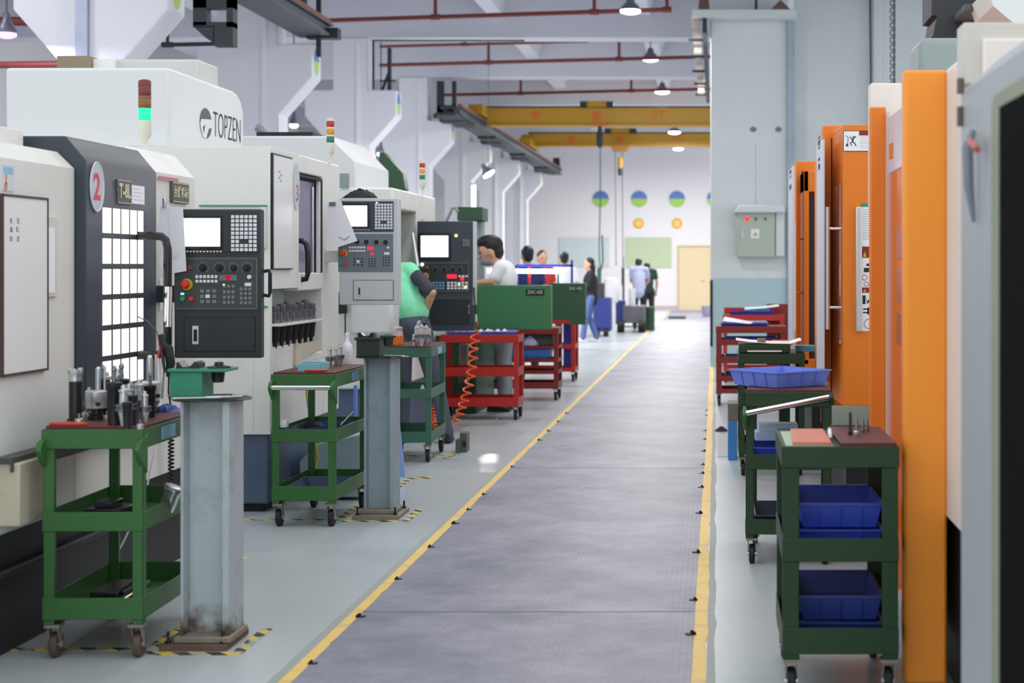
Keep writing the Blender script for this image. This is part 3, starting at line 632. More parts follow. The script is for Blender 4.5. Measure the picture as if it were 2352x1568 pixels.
for j, (py) in enumerate((507, 527, 548)):
    for i, px in enumerate((26, 41)):
        yy = YX(px, -2.645); scrib(sc, -2.645, yy, Z(py, yy), .03, .022, j*7+i, 3)
part('pen_marks', sc, mat('pen_grey', '#6E7076', .7), wb)
ph = part('paper_holder', MB().box(-2.66, -2.648, YX(107.5, -2.65), YX(131, -2.65), Z(682, 6.25), Z(497, 6.25)), mat('holder_cream', '#D9D6C8', .5), m1, bevel=.003)
part('paper_sheet', MB().box(-2.65, -2.6465, YX(108, -2.65), YX(124, -2.65), Z(672, 6.25), Z(523, 6.25)), PAPER, ph)
st = part('thermometer_card', MB().box(-2.66, -2.657, YX(4, -2.66), YX(32, -2.66), Z(438, 5.85), Z(376, 5.85)), mat('card_pale', '#D3DCE0', .6), m1)
part('card_picture', MB().box(-2.66, -2.656, YX(6, -2.66), YX(28, -2.66), Z(398, 5.85), Z(382, 5.85)), LBLUE, st)
part('card_bulb', disc_yz(-2.657, YX(11, -2.66), Z(428, 5.85), .012, .016, .002).box(-2.657, -2.655, YX(10, -2.66), YX(13, -2.66), Z(424, 5.85), Z(400, 5.85)), mat('card_red', '#E08A7A', .6), st)
# chip tray
ct = part('chip_tray', MB().box(-2.66, -2.578, 5.8, 6.03, .507, .742), CREAM, m1, bevel=.006)
part('tray_rim', MB().box(-2.67, -2.60, 5.78, 7.4, .742, .765).box(-2.605, -2.598, 5.78, 7.4, .71, .765), mat('rim_grey', '#4A4A4A', .5, var=.2), ct, bevel=.003)
# right-hand face details
part('red_strip', MB().box(-2.65, -2.646, YX(364, -2.65), YX(408, -2.65), 1.885, 1.902), mat('strip_faded_red', '#C98A8C', .6), m1)
np = part('name_plate', MB().box(-2.66, -2.644, YX(394, -2.65), YX(432, -2.65), 1.782, 1.885), PLATE, m1, bevel=.002)
part('plate_border', MB().box(-2.66, -2.6425, YX(395, -2.65), YX(431, -2.65), 1.877, 1.881).box(-2.66, -2.6425, YX(395, -2.65), YX(431, -2.65), 1.786, 1.790), GOLD, np)
text('台群机械', .058, (-2.643, YX(413, -2.65), 1.832), (0, 1, 0), (0, 0, 1), GOLD, np, sx=.92, bold=.0015)
part('notice_sticker', MB().box(-2.66, -2.656, YX(365, -2.66), YX(380, -2.66), Z(712, 7.55), Z(640, 7.55)), PAPER, m1)
part('panel_arm', MB().box(-2.70, -2.42, 7.41, 7.49, 1.30, 1.38), DARK, m1, bevel=.006)
tower(m1, -2.862, 7.85, 2.04, 1.0, lit='green', dirty=True)
control(m1, 7.35, dict(housing=(400, 599, 480, 822, PANEL), bezel=(402, 597, 483, 578, PANEL), screen=(418, 507, 501, 566), soft=(420, 512, 575, 580, 12),
    keys=[(531, 592, 493, 578, 6, 9, KEYW, ((2, 6), (3, 6)))], lower=(401, 594, 590, 712, mat('board_green_black', '#3C4445', .5)),
    knobs=[(467, 614, 8), (505, 615, 8), (538, 615, 7), (568, 615, 8)], estop=(430, 653, 12),
    buttons=[(421, 686, 6, GRNB), (441, 686, 6, REDB), (574, 636, 5, KEYW)],
    lamps=[(519, 531, 632, 643, LEDR), (505, 545, 631, 644, PANEL2), (416, 424, 672, 677, mat('small_green_lamp', '#7CF0C4', .4, emit=.8)), (433, 443, 608, 618, mat('dull_red_label', '#8A4A3C', .5)), (563, 578, 649, 657, KEYW), (473, 483, 676, 684, KEYW), (513, 517, 652, 655, LEDY)],
    door=(424, 586, 728, 806, PANEL), latch=(443, 457, 748, 790), grip=(598, 612, 617, 684)))
cp1 = [o for o in m1.children if o.name.startswith('control_panel')][0]
Y1 = 7.35
for a in ((449, 502, 630, 640, 6, 1, KEYW, .55), (449, 502, 641, 650, 6, 1, KEYW, .55)): part('oval_keys', grid(*a[:6], Y1, -.009, .7), KEYW, cp1)
for a in ((458, 500, 662, 698, 3, 3), (511, 541, 664, 700, 3, 3), (550, 580, 658, 700, 3, 4), (511, 541, 652, 662, 3, 1)): part('membrane_keys', grid(*a, Y1, -.0065, .6), KEYG, cp1)
# papers hung beside the panel
pp = thing('drawing_sheets', 'white drawing sheets clipped up at the left edge of the nearest control panel', 'paper', (X(397, 7.32), 7.30, Z(628, 7.3)), world=True)
Yp = 7.30
part('back_sheet', MB().prism([(X(366, Yp), Z(474, Yp)), (X(392, Yp), Z(474, Yp)), (X(394, Yp), Z(627, Yp)), (X(378, Yp), Z(627, Yp)), (X(364, Yp), Z(612, Yp))], Yp+.008, Yp+.010), PAPER, pp)
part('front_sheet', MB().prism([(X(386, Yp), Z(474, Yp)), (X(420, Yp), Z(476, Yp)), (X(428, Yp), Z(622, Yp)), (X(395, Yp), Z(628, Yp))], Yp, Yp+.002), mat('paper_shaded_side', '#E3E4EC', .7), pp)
dl = MB(); bxp(dl, 402, 412, 588, 589, Yp, -.001, 0); bxp(dl, 398, 408, 594, 595, Yp, -.001, 0); bxp(dl, 404, 412, 583, 584, Yp, -.001, 0); bxp(dl, 399, 400, 586, 596, Yp, -.001, 0)
part('drawing_lines', dl, INKG, pp)
part('clip', bxp(MB(), 374, 382, 455, 476, Yp, -.01, .012), CHROME, pp, bevel=.002)
# spray gun and cables by the panel
gun = thing('air_gun', 'black air gun with red hose hanging below the nearest door handle', 'air gun', (X(382, 7.0), 6.98, Z(880, 7.0)), world=True)
Yg = 6.98
part('gun_body', MB().tube([(X(368, Yg), Yg, Z(768, Yg)), (X(374, Yg), Yg, Z(790, Yg)), (X(386, Yg), Yg, Z(800, Yg)), (X(392, Yg), Yg, Z(835, Yg)), (X(388, Yg), Yg, Z(865, Yg))], [.012, .018, .022, .02, .012], 10), BLACK, gun, smooth=True)
part('lever', MB().tube([(X(375, Yg), Yg-.02, Z(800, Yg)), (X(380, Yg), Yg-.02, Z(840, Yg)), (X(384, Yg), Yg-.02, Z(855, Yg))], .007, 8), BLKST, gun, smooth=True)
part('nozzle', MB().cyl((X(376, Yg), Yg, Z(833, Yg)), (X(372, Yg), Yg, Z(915, Yg)), .006), STEEL, gun, smooth=True)
part('red_hose', MB().tube([(X(370, Yg), Yg, Z(778, Yg)), (X(369, Yg), Yg, Z(800, Yg)), (X(364, Yg), Yg, Z(822, Yg))], .008, 8), REDB, gun, smooth=True)
part('clear_hose', MB().tube([(X(364, Yg), Yg, Z(822, Yg)), (X(365, Yg), Yg, Z(870, Yg)), (X(368, Yg), Yg, Z(945, Yg))], .007, 8), PAPER, gun, smooth=True)
part('hanging_cord', MB().tube([(X(388, Yg), Yg, Z(864, Yg)), (X(387, Yg), Yg, Z(900, Yg)), (X(392, Yg), Yg, Z(930, Yg)), (X(391, Yg), Yg, Z(945, Yg))], .004, 6), BLACK, gun, smooth=True)
part('thin_wire', MB().tube([(X(316, Yg), Yg, Z(727, Yg)), (X(340, Yg), Yg, Z(738, Yg)), (X(358, Yg), Yg, Z(757, Yg)), (X(366, Yg), Yg, Z(778, Yg))], .0025, 6), GIRD, gun)
cc = [(X(393, 7.5)+.012*math.cos(t*.9), 7.5+.012*math.sin(t*.9), Z(985, 7.5)-t*.0026) for t in range(0, 96)]
solo('coiled_cable', 'black coiled cable hanging behind the nearest green trolley', 'cable', MB().tube(cc+[(X(393, 7.5), 7.5, Z(1150, 7.5))], .0045, 6), BLACK, smooth=True)
solo('white_hose', 'thin white hose slanting down behind the nearest green trolley', 'hose', MB().tube([(X(362, 6.9), 6.9, Z(985, 6.9)), (X(352, 6.9), 6.9, Z(1050, 6.9)), (X(335, 6.9), 6.9, Z(1130, 6.9)), (X(290, 6.9), 6.9, Z(1230, 6.9)), (X(262, 6.9), 6.9, Z(1285, 6.9))], .0045, 8), PAPER, smooth=True)

# ------------------------------------------------------------ machine 2
m2 = thing('milling_machine', 'white milling machine lettered TOPZEN behind the nearest control panel', 'machine', (-3.4, 10.2, 0), world=True)
part('base', MB().box(-4.2, -2.68, 9.38, 11.0, .05, .468), BLUEGREY, m2, bevel=.01)
part('base_foot', MB().box(-4.1, -2.72, 9.42, 10.9, 0, .05), BLACK, m2)
part('left_side', MB().box(-4.3, -2.76, 9.35, 9.99, .468, 2.185).box(-2.76, -2.66, 9.35, 9.39, .468, 2.185).box(-2.76, -2.66, 9.39, 9.99, 1.335, 2.185).box(-2.76, -2.66, 9.39, 9.99, .468, .985), WHITE, m2, bevel=.002)
part('rack_recess', MB().box(-2.762, -2.757, 9.39, 9.99, .985, 1.335), mat('recess_grey_green', '#8E9C98', .5), m2)
fr2 = part('front_frame', MB().box(-4.3, -2.66, 10.60, 11.05, .468, 2.185).box(-4.3, -2.66, 9.99, 10.60, 2.07, 2.185).box(-2.95, -2.66, 9.99, 10.60, 1.315, 1.43).box(-2.95, -2.66, 9.99, 10.6, .468, .90), WHITE, m2, bevel=.01)
part('interior', MB().box(-3.6, -2.95, 9.99, 10.60, .468, 2.07), mat('interior_grey', '#8E95A0', .4), m2)
part('door_glass', MB().box(-2.72, -2.70, 9.99, 10.57, 1.43, 2.03), LILAC, m2)
part('door_post', MB().box(-2.69, -2.665, 10.53, 10.595, 1.43, 2.05), WHITE, m2, bevel=.004)
part('glass_edge', MB().cyl((-2.69, 10.45, 1.43), (-2.69, 10.45, 2.0), .007), CHROME, m2, smooth=True)
part('door_seal', MB().box(-2.70, -2.657, 9.99, 10.56, 2.045, 2.06).box(-2.70, -2.657, 10.56, 10.58, 1.43, 2.06), BLACK, m2)
x2 = -2.60
yy = 10.06
hp = [(-2.70, yy, Z(552, yy)), (-2.655, yy, Z(553, yy)), (-2.63, yy, Z(560, yy)), (-2.62, yy, Z(580, yy)), (-2.62, yy, Z(625, yy)), (-2.63, yy, Z(640, yy)), (-2.70, yy, Z(645, yy))]
part('door_handle', MB().tube(hp, .018, 12), BLACKG, m2, smooth=True)
b2 = part('whiteboard', MB().box(-2.66, -2.648, YX(628, -2.648), YX(671, -2.648), Z(617, 9.3), Z(352, 9.3)), mat('whiteboard_white', '#EDEFEF', .25), m2, bevel=.002)
ya, yb = YX(628, -2.648), YX(671, -2.648)
part('board_frame', MB().box(-2.66, -2.645, ya-.02, ya, Z(619, 9.3), Z(349, 9.3)).box(-2.66, -2.645, ya, yb+.006, Z(619, 9.3), Z(616, 9.3)).box(-2.66, -2.645, ya, yb+.006, Z(352, 9.3), Z(349, 9.3)), BLACKG, b2)
sc = MB()
for j in range(4): scrib(sc, -2.648, YX(642+j % 2*4, -2.648), Z(392+j*7, 9.4), .05, .014, 30+j, 2)
part('pen_marks', sc, mat('pen_grey', '#6E7076', .7), b2)
s3 = part('number_sign', disc_yz(-2.659, YX(680, -2.66), Z(428, 9.92), .07, .15), SIGNG, m2)
text('3', .15, (-2.654, YX(681, -2.66), Z(445, 9.92)), (0, 1, 0), (0, 0, 1), INKR, s3, name='numeral')
part('green_tape', MB().box(X(457, 9.34), X(613, 9.34), 9.338, 9.35, Z(473.5, 9.34), Z(470.5, 9.34)), TAPEG, m2)
part('green_tape', MB().box(X(590, 9.34), X(613, 9.34), 9.338, 9.35, Z(706, 9.34), Z(702, 9.34)), TAPEG, m2)
part('cable_duct', MB().box(X(600, 9.34), X(611, 9.34), 9.325, 9.35, Z(570, 9.34), Z(476, 9.34)), WHITE2, m2, bevel=.003)
# tall cover with the lettering
tz = part('top_cover', MB().prism([(9.5, 2.185), (9.5, 2.676), (10.75, 2.676), (10.85, 2.66), (10.93, 2.62), (10.98, 2.54), (10.98, 2.185)], -4.31, -3.31, 'x'), WHITE2, m2, bevel=.02)
xT = -3.309
lc = (YX(472.5, xT), Z(283, 10.15))
lg = part('emblem', disc_yz(xT, lc[0], lc[1], .118, .098, .002, 32), mat('emblem_grey', '#4B5158', .5), tz)
part('emblem_cutout', MB().prism([(lc[0]-.095, lc[1]+.02), (lc[0]+.11, lc[1]+.035), (lc[0]+.118, lc[1]-.02), (lc[0]+.05, lc[1]-.03), (lc[0]+.0, lc[1]-.10), (lc[0]-.06, lc[1]-.09), (lc[0]-.10, lc[1]-.05), (lc[0]-.118, lc[1]-.01)], xT+.002, xT+.0035, 'x'), WHITE2, lg)
part('emblem_hook', MB().prism([(lc[0]-.07, lc[1]-.03), (lc[0]-.02, lc[1]-.01), (lc[0]-.05, lc[1]-.07)], xT+.0035, xT+.0045, 'x'), mat('emblem_grey', '#4B5158', .5), lg)
text('TOPZEN', .245, (xT+.001, YX(522, xT)+.005, Z(296, 10.6)), (0, 1, 0), (0, 0, 1), INKK, tz, sx=.64, bold=-.004)
part('upper_box', MB().box(X(255, 10.5), -3.46, 10.5, 10.9, 2.60, 2.86), mat('box_dusty_white', '#C6CAC6', .6, var=.06), m2, bevel=.02)
part('brown_bellows', MB().box(X(130, 10.4), X(206, 10.4), 10.4, 10.8, 2.6, Z(128, 10.4)), BROWN, m2, bevel=.004)
part('blank_plate', MB().box(X(207, 10.4), X(255, 10.4), 10.45, 10.8, 2.6, Z(133, 10.4)), WHITE, m2)
tower(m2, X(759, 10.8), 10.8, 2.185, .86)
# tool rack shelf below the window
rk = part('tool_rack', MB().box(-2.75, -2.605, 9.39, 10.42, Z(747, 9.6), Z(741, 9.6)), WHITE2, m2, bevel=.003)
part('rack_bracket', MB().prism([(9.85, .80), (9.92, .80), (9.96, .88), (10.5, .93), (10.5, .98), (9.85, .98)], -2.66, -2.64, 'x'), CREAM, rk)
for i in range(7):
    sk = MB(); yk = 9.47+i*.14; sk.lathe([(.022, -.10), (.03, -.02), (.034, 0)], (-2.665, yk, Z(747, 9.6)), 12); sk.lathe([(.010, -.135), (.013, -.10)], (-2.665, yk, Z(747, 9.6)), 8)
    part('rack_socket', sk, BLKST, rk, smooth=True)
part('panel_arm', MB().box(-2.72, -2.40, 10.68, 10.76, 1.5, 1.58), WHITE, m2, bevel=.005)
HOUS = mat('panel_light_grey', '#C6CCCD', .45)
Y2 = 10.6
control(m2, Y2, dict(housing=(779, 916, 455, 700, HOUS), bezel=(783, 904, 462, 532, NAVY), screen=(790, 844, 472, 520), soft=(805, 850, 524, 529, 9),
    keys=[(861, 903, 467, 527, 6, 9, KEYW, ((2, 6), (3, 6)))], lower=(777, 903, 537, 624, PANEL2),
    knobs=[(821, 555, 5), (842, 555, 5), (865, 555, 5), (886, 556, 5)], estop=(790, 581, 8),
    buttons=[(783, 605, 4, GRNB), (795, 606, 4.5, REDB), (892, 569, 3, KEYW)],
    lamps=[(844, 858, 567, 574, LEDR), (852, 858, 581, 586, LEDR), (883, 895, 579, 585, KEYW), (820, 826, 597, 604, KEYW), (864, 868, 464, 467, LEDY)],
    door=(812, 904, 643, 689, HOUS), latch=(823, 829, 656, 680)), .08)
cp2 = [o for o in m2.children if o.name.startswith('control_panel')][0]
for a in ((801, 840, 565, 571, 6, 1), (801, 840, 573, 579, 6, 1)): part('oval_keys', grid(*a, Y2, -.009, .75), KEYW, cp2)
for a in ((810, 836, 591, 612, 3, 3), (845, 865, 592, 614, 3, 4), (878, 897, 588, 612, 3, 4)): part('membrane_keys', grid(*a, Y2, -.0065, .45), BLACKG, cp2)
ps = thing('drawing_sheet', 'tilted white drawing sheet hung at the left of the second control panel', 'paper', (X(785, 10.5), 10.52, Z(572, 10.5)), world=True)
Yp = 10.52
part('sheet', MB().prism([(X(752, Yp), Z(466, Yp)), (X(782, Yp), Z(459, Yp)), (X(821, Yp), Z(553, Yp)), (X(759, Yp), Z(573, Yp))], Yp, Yp+.002), PAPER, ps)
part('drawing', MB().prism([(X(778, Yp), Z(542, Yp)), (X(790, Yp), Z(549, Yp)), (X(804, Yp), Z(540, Yp)), (X(801, Yp), Z(546, Yp)), (X(791, Yp), Z(553, Yp)), (X(779, Yp), Z(546, Yp))], Yp-.001, Yp), INKG, ps)
part('clip', bxp(MB(), 757, 771, 464, 473, Yp, -.008, .006), mat('clip_grey', '#6F8288', .4, .5), ps)
def ragmesh(cx, cy, z, rx, ry, h, seed):
    r = random.Random(seed); vs = []; fs = []; n = 18; m = 6
    for j in range(m+1):
        for i in range(n):
            a = 2*math.pi*i/n; k = 1-j/m; q = 1+r.uniform(-.13, .13)
            vs.append((cx+rx*k*q*math.cos(a), cy+ry*k*q*math.sin(a), z+h*(1-k*k)*(1+r.uniform(-.25, .15)) if j else z))
    for j in range(m):
        for i in range(n): k = (i+1) % n; fs.append((j*n+i, j*n+k, (j+1)*n+k, (j+1)*n+i))
    fs.append(tuple(range(n))[::-1]); return MB().add(vs, fs)
solo('cleaning_rag', 'crumpled black rag lying on top of the second control panel', 'rag', ragmesh(X(828, 10.7), 10.7, Z(455, 10.6), .125, .075, .065, 3), BLACK)
# ------------------------------------------------------------ machine 3
m3 = thing('milling_machine', 'white machine with navy control panel beside the person in mint green', 'machine', (-3.4, 13.8, 0), world=True)
part('base', MB().box(-4.2, -2.70, 12.95, 14.85, 0, .46), BLUEGREY, m3, bevel=.01)
part('body', MB().box(-4.3, -2.66, 12.9, 13.15, .46, 2.12).box(-4.3, -2.66, 13.95, 14.85, .46, 2.12).box(-4.3, -2.66, 13.15, 13.95, 1.95, 2.12).box(-4.3, -2.66, 13.15, 13.95, .46, .95), WHITE, m3, bevel=.015)
part('interior', MB().box(-3.6, -2.95, 13.15, 13.95, .9, 1.96), mat('interior_green_grey', '#5A6E66', .4), m3)
part('top_cover', MB().prism([(-4.5, 2.12), (-4.5, 2.553), (-3.2, 2.553), (-2.987, 2.337), (-2.987, 2.12)], 13.0, 14.3), WHITE2, m3, bevel=.015)
part('side_window', MB().box(X(781, 12.9), X(803, 12.9), 12.88, 12.9, Z(432, 12.9), Z(398, 12.9)), mat('window_dull', '#8F9C9E', .15), m3, bevel=.004)
part('top_hose', MB().tube([(X(565, 12.9), 13.2, Z(285, 12.9)), (X(572, 12.9), 13.2, Z(288, 12.9)), (X(582, 12.9), 13.2, Z(300, 12.9)), (X(590, 12.9), 13.2, Z(310, 12.9))], .035, 10), mat('hose_grey', '#7A838C', .4), m3, smooth=True)
part('top_mat', MB().box(X(585, 13), X(715, 13), 13.05, 13.6, 2.55, 2.59), BLACK, m3)
part('lower_cover', MB().prism([(X(800, 12.6), Z(770, 12.6)), (X(901, 12.6), Z(770, 12.6)), (X(901, 12.6), Z(690, 12.6)), (X(800, 12.6), Z(690, 12.6))], 12.62, 12.9), WHITE2, m3, bevel=.03)
part('spindle_cover', MB().box(-3.0, -2.72, 13.42, 13.52, 1.25, 1.95), EDMG, m3)
part('spindle_nose', MB().lathe([(.05, 0), (.05, .12), (.03, .125), (.03, .25)], (-2.76, 13.40, 1.40), 16), WHITE2, m3, smooth=True)
tower(m3, X(970, 14.2), 14.2, 2.12, .86)
part('frame_strip', MB().box(-2.66, -2.63, 14.1, 14.16, .95, 1.9), ALU, m3)
plug = thing('wall_adapter', 'black plug adapter with hanging cords on the white machine side', 'adapter', (X(775, 12.5), 12.55, Z(780, 12.5)), world=True)
Yq = 12.55
part('adapter_body', bxp(MB(), 763, 775, 672, 722, Yq, 0, .34), BLACK, plug, bevel=.004)
part('side_plug', bxp(MB(), 775, 785, 680, 690, Yq, 0, .05).add([], []), BLACK, plug) ; part('side_plug', bxp(MB(), 775, 787, 700, 706, Yq, 0, .05), BLACK, plug)
part('cord', MB().tube([(X(770, Yq), Yq, Z(722, Yq)), (X(774, Yq), Yq, Z(760, Yq)), (X(776, Yq), Yq, Z(785, Yq))], .008, 6), BLACK, plug)
part('cord', MB().tube([(X(789, Yq), Yq, Z(674, Yq)), (X(793, Yq), Yq, Z(700, Yq)), (X(793, Yq), Yq, Z(772, Yq))], .006, 6).ball((X(789, Yq), Yq, Z(673, Yq)), .018), BLACK, plug)
# ------------------------------------------------------------ machine 4: dark operator cabinet
m4 = m3
Y4 = 13.8
part('panel_arm', MB().box(-2.68, -2.5, 13.92, 14.02, 1.1, 1.2), COVERG, m4, bevel=.01)
control(m4, Y4, dict(housing=(958, 1088, 508, 760, NAVY), screen=(967, 1030, 541, 590), lower=(966, 1080, 600, 672, PANEL),
    keys=[(1063, 1080, 549, 566, 3, 3, KEYG)], knobs=[(1000, 618, 4), (1020, 618, 4), (1040, 618, 4), (1056, 618, 4)], estop=(977, 634, 7),
    buttons=[(970, 607, 4, mat('white_lamp', '#F4FFFF', .4, emit=1.0)), (970, 614, 3, GRNB), (981, 614, 3.5, REDB), (1048, 541, 3.5, LEDY)],
    lamps=[(1027, 1049, 630, 639, LEDR), (1058, 1066, 636, 644, LEDR), (1052, 1057, 650, 656, LEDY), (1067, 1073, 657, 663, LEDY)],
    door=(990, 1078, 688, 744, BASEBLK), latch=(1076, 1078, 700, 720)), .12)
cp4 = [o for o in m4.children if o.name.startswith('control_panel')][0]
part('white_keys', grid(1026, 1076, 646, 665, 6, 3, Y4, -.009, .7), KEYW, cp4); part('blue_keys', grid(993, 1022, 646, 665, 4, 3, Y4, -.009, .7), KEYB, cp4)
part('white_keys', grid(1052, 1076, 631, 637, 3, 1, Y4, -.009, .7), KEYW, cp4)
part('side_edge', MB().box(X(1086, Y4), X(1091, Y4), Y4, Y4+.12, Z(700, Y4), Z(508, Y4)), ALU, cp4)
part('top_cable', MB().tube([(X(1022, Y4), Y4+.06, Z(508, Y4)), (X(1030, Y4), Y4+.06, Z(492, Y4)), (X(1036, Y4), Y4+.06, Z(477, Y4)), (X(1044, Y4), Y4+.06, Z(476, Y4)), (X(1048, Y4), Y4+.06, Z(486, Y4))], .014, 8), COVERG, m4, smooth=True)
bar = solo('leaning_rod', 'white and black rod leaning beside the navy control panel', 'rod', MB().cyl((X(957, 13.3), 13.35, Z(613, 13.3)), (X(937, 13.3), 13.5, Z(535, 13.3)), .016), ALU, smooth=True)
# ------------------------------------------------------------ green spark machines
def tank(lab, Y, x0, x1, y0, y1, m, plate, base):
    t = thing('spark_erosion_machine', lab, 'machine', (X(x0, Y)-.3, Y+.6, 0), world=True)
    tk = part('tank_wall', MB().box(X(x0, Y), X(x1, Y), Y, Y+.12, Z(y1, Y), Z(y0, Y)), m, t, bevel=.008)
    part('tank_wall', MB().box(X(x0, Y)-.5, X(x0, Y), Y, Y+.05, Z(y1, Y), Z(y0, Y)-.05), m, t)
    px0, px1, py0, py1 = plate
    pl = part('type_plate', bxp(MB(), px0, px1, py0, py1, Y, -.006, 0), BLACKG, tk)
    text('ZNC-450', .048, ((X(px0, Y)+X(px1, Y))/2, Y-.007, (Z(py0, Y)+Z(py1, Y))/2), (1, 0, 0), (0, 0, 1), ALU, pl, sx=.78)
    part('machine_bed', MB().box(X(x0, Y)-1.0, X(x0, Y)+base, Y+.15, Y+1.4, 0, .78), EDMG2, t, bevel=.02)
    return t
e1 = tank('bright green spark erosion machine tank marked ZNC-450 beside the person in white', 15.5, 1096, 1266, 655, 757, EDMG, (1208, 1250, 664, 678), -.03)
part('quill_head', MB().box(X(1050, 15.9), X(1108, 15.9), 15.9, 16.3, Z(507, 15.9), Z(475, 15.9)), EDMG2, e1, bevel=.01)
part('quill_column', MB().box(X(1084, 16), X(1107, 16), 16.0, 16.2, .78, Z(507, 15.9)), COVERG, e1, bevel=.01)
part('hydraulic_pipe', MB().box(X(1052, 15.4), X(1072, 15.4), 15.45, 15.55, Z(880, 15.4), Z(790, 15.4)), COVERG, e1, bevel=.01)
e2 = tank('dark green spark erosion machine tank, second one, beside the person in black', 19.0, 1262, 1345, 650, 735, EDMG2, (1311, 1332, 658, 667), -.62)
part('drain_side', MB().box(X(1308, 19), X(1345, 19), 18.95, 19.12, Z(745, 19), Z(730, 19)), EDMG2, e2)
tl = thing('work_light', 'long glowing white tube on a blue frame behind the person in white', 'lamp', (X(1205, 19.4), 19.4, 0), world=True)
y = 19.4
part('tube', MB().cyl((X(1120, y), y, Z(622, y)), (X(1279, y), y, Z(623, y)), .026, n=12), mat('tube_glow', '#FFFFFF', .3, emit=6), tl, smooth=True)
part('tube_end', MB().cyl((X(1281, y), y, Z(623, y)), (X(1290, y), y, Z(623, y)), .026, n=12), mat('tube_glow', '#FFFFFF', .3, emit=6), tl, smooth=True)
part('frame', MB().box(X(1185, y), X(1314, y), y+.05, y+.09, Z(613, y), Z(607, y)).box(X(1310, y), X(1315, y), y+.05, y+.09, Z(650, y), Z(597, y)).box(X(1185, y), X(1188, y), y+.05, y+.09, 0, Z(609, y)), BLUEP, tl)
part('stand', MB().box(X(1279, y), X(1283, y), y+.03, y+.07, 1.1, Z(626, y)), GREEN3, tl)
part('red_marker', MB().box(X(1212, y), X(1218, y), y+.02, y+.04, Z(652, y), Z(637, y)).box(X(1212, y), X(1218, y), y+.04, y+.06, Z(637, y), Z(612, y)), REDB, tl)
mh = thing('green_machine', 'dark green machine hood seen behind the chamfered white cover', 'machine', (-3.2, 16.6, 0), world=True)
part('machine_body', MB().box(-3.9, -3.3, 16.5, 16.9, 0, 2.2), EDMG2, mh)
part('hood', MB().prism([(X(870, 16.5), Z(350, 16.5)), (X(882, 16.5), Z(350, 16.5)), (X(925, 16.5), Z(398, 16.5)), (X(931, 16.5), Z(436, 16.5)), (X(870, 16.5), Z(450, 16.5))], 16.5, 16.7), EDMG2, mh, bevel=.01)
# ================================================================== MACHINES, RIGHT ROW
r0 = thing('milling_machine', 'blurred grey machine side nearest the camera at the right edge', 'machine', (1.0, 3.4, 0), world=True)
xn = .65
part('body', MB().prism([(xn, 0), (xn, 1.93), (xn+.10, 2.02), (1.6, 2.02), (1.6, 0)], 2.0, 4.17), GREYN, r0, bevel=.012)
mat('near_black_glass', '#0E0F10', .95).node_tree.nodes['Principled BSDF'].inputs['Specular IOR Level'].default_value = .05
def yx(px): return xn*F/(px-CX)
wf = part('window_frame', MB().prism([(2.2, .27), (yx(2284)-.06, .27), (yx(2284), .33), (yx(2284), 1.84), (yx(2284)-.03, 1.87), (2.2, 1.87)], xn-.008, xn, 'x'), mat('seal_olive', '#8C9480', .6, var=.1), r0, bevel=.004)
part('window_glass', MB().prism([(2.2, .31), (yx(2306)-.05, .31), (yx(2306), .36), (yx(2306), 1.83), (2.2, 1.83)], xn-.011, xn-.008, 'x'), mat('near_black_glass', '#0E0F10', .95), wf)
part('side_latch', MB().tube([(xn-.012, yx(2246), Z(300, yx(2246))), (xn-.028, yx(2248), Z(340, yx(2246))), (xn-.024, yx(2248), Z(430, yx(2246))), (xn-.01, yx(2246), Z(510, yx(2246)))], [.008, .014, .012, .005], 8), mat('latch_grey', '#7C8390', .5), r0, smooth=True)
part('latch_knob', MB().tube([(xn-.028, yx(2254), Z(325, yx(2250))), (xn-.032, yx(2264), Z(332, yx(2260))), (xn-.03, yx(2274), Z(345, yx(2270)))], .009, 8), mat('latch_red', '#B4605A', .5), r0, smooth=True)
for ha, hb in ((180, 215), (245, 290)): part('hinge', MB().cyl((xn-.006, 4.13, Z(hb, 4.13)), (xn-.006, 4.13, Z(ha, 4.13)), .010), mat('hinge_brown', '#5A524E', .5), r0, smooth=True)

r1 = thing('machining_centre', 'bright orange and white machine behind the nearest right trolley', 'machine', (1.2, 6.2, 0), world=True)
part('base', MB().box(.84, 1.8, 4.7, 8.1, 0, .60), BLACK, r1)
part('body', MB().box(.80, 1.8, 4.7, 6.9, .60, 2.155).box(.82, 1.8, 6.9, 8.0, .60, 2.15).box(.69, 1.6, 7.0, 7.12, 1.6, 2.29), mat('machine_cream_white', '#E9E1DA', .45, var=.02), r1, bevel=.008)
part('front_post', MB().box(.652, .803, 5.44, 5.52, .02, 2.153), ORANGEV, r1, bevel=.012)
part('rear_post', MB().box(.652, .722, 6.65, 6.69, .10, 2.148), ORANGE, r1, bevel=.008)
gp = part('gloss_panel', MB().box(.728, .80, 5.6, 6.70, .15, 1.86), ORANGEGL, r1, bevel=.004)
part('edge_strip', MB().box(.718, .730, 6.60, 6.66, .55, 2.12), mat('edge_pinkish', '#DCC2B8', .4), gp)
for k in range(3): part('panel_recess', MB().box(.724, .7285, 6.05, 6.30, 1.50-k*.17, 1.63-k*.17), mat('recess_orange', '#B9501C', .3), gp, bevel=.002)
part('upper_panel', MB().box(.728, .80, 5.6, 6.70, 1.86, 2.10), mat('panel_lilac_white', '#D5CFDC', .3), r1, bevel=.004)
part('hinge', MB().box(.722, .73, 6.45, 6.55, 1.92, 1.98), ORANGE, r1)
part('hinge', MB().box(.722, .73, 5.75, 5.85, 1.95, 2.0), ORANGE, r1)
part('motor_cover', MB().box(X(2112, 7.5), X(2215, 7.5), 7.5, 7.9, 2.2, Z(85, 7.5)), COVERG, r1, bevel=.035)
part('cable_chain_box', MB().box(.745, 1.5, 4.72, 4.85, 2.02, 2.205), mat('cover_cream', '#CFCBC2', .5), r1, bevel=.005)

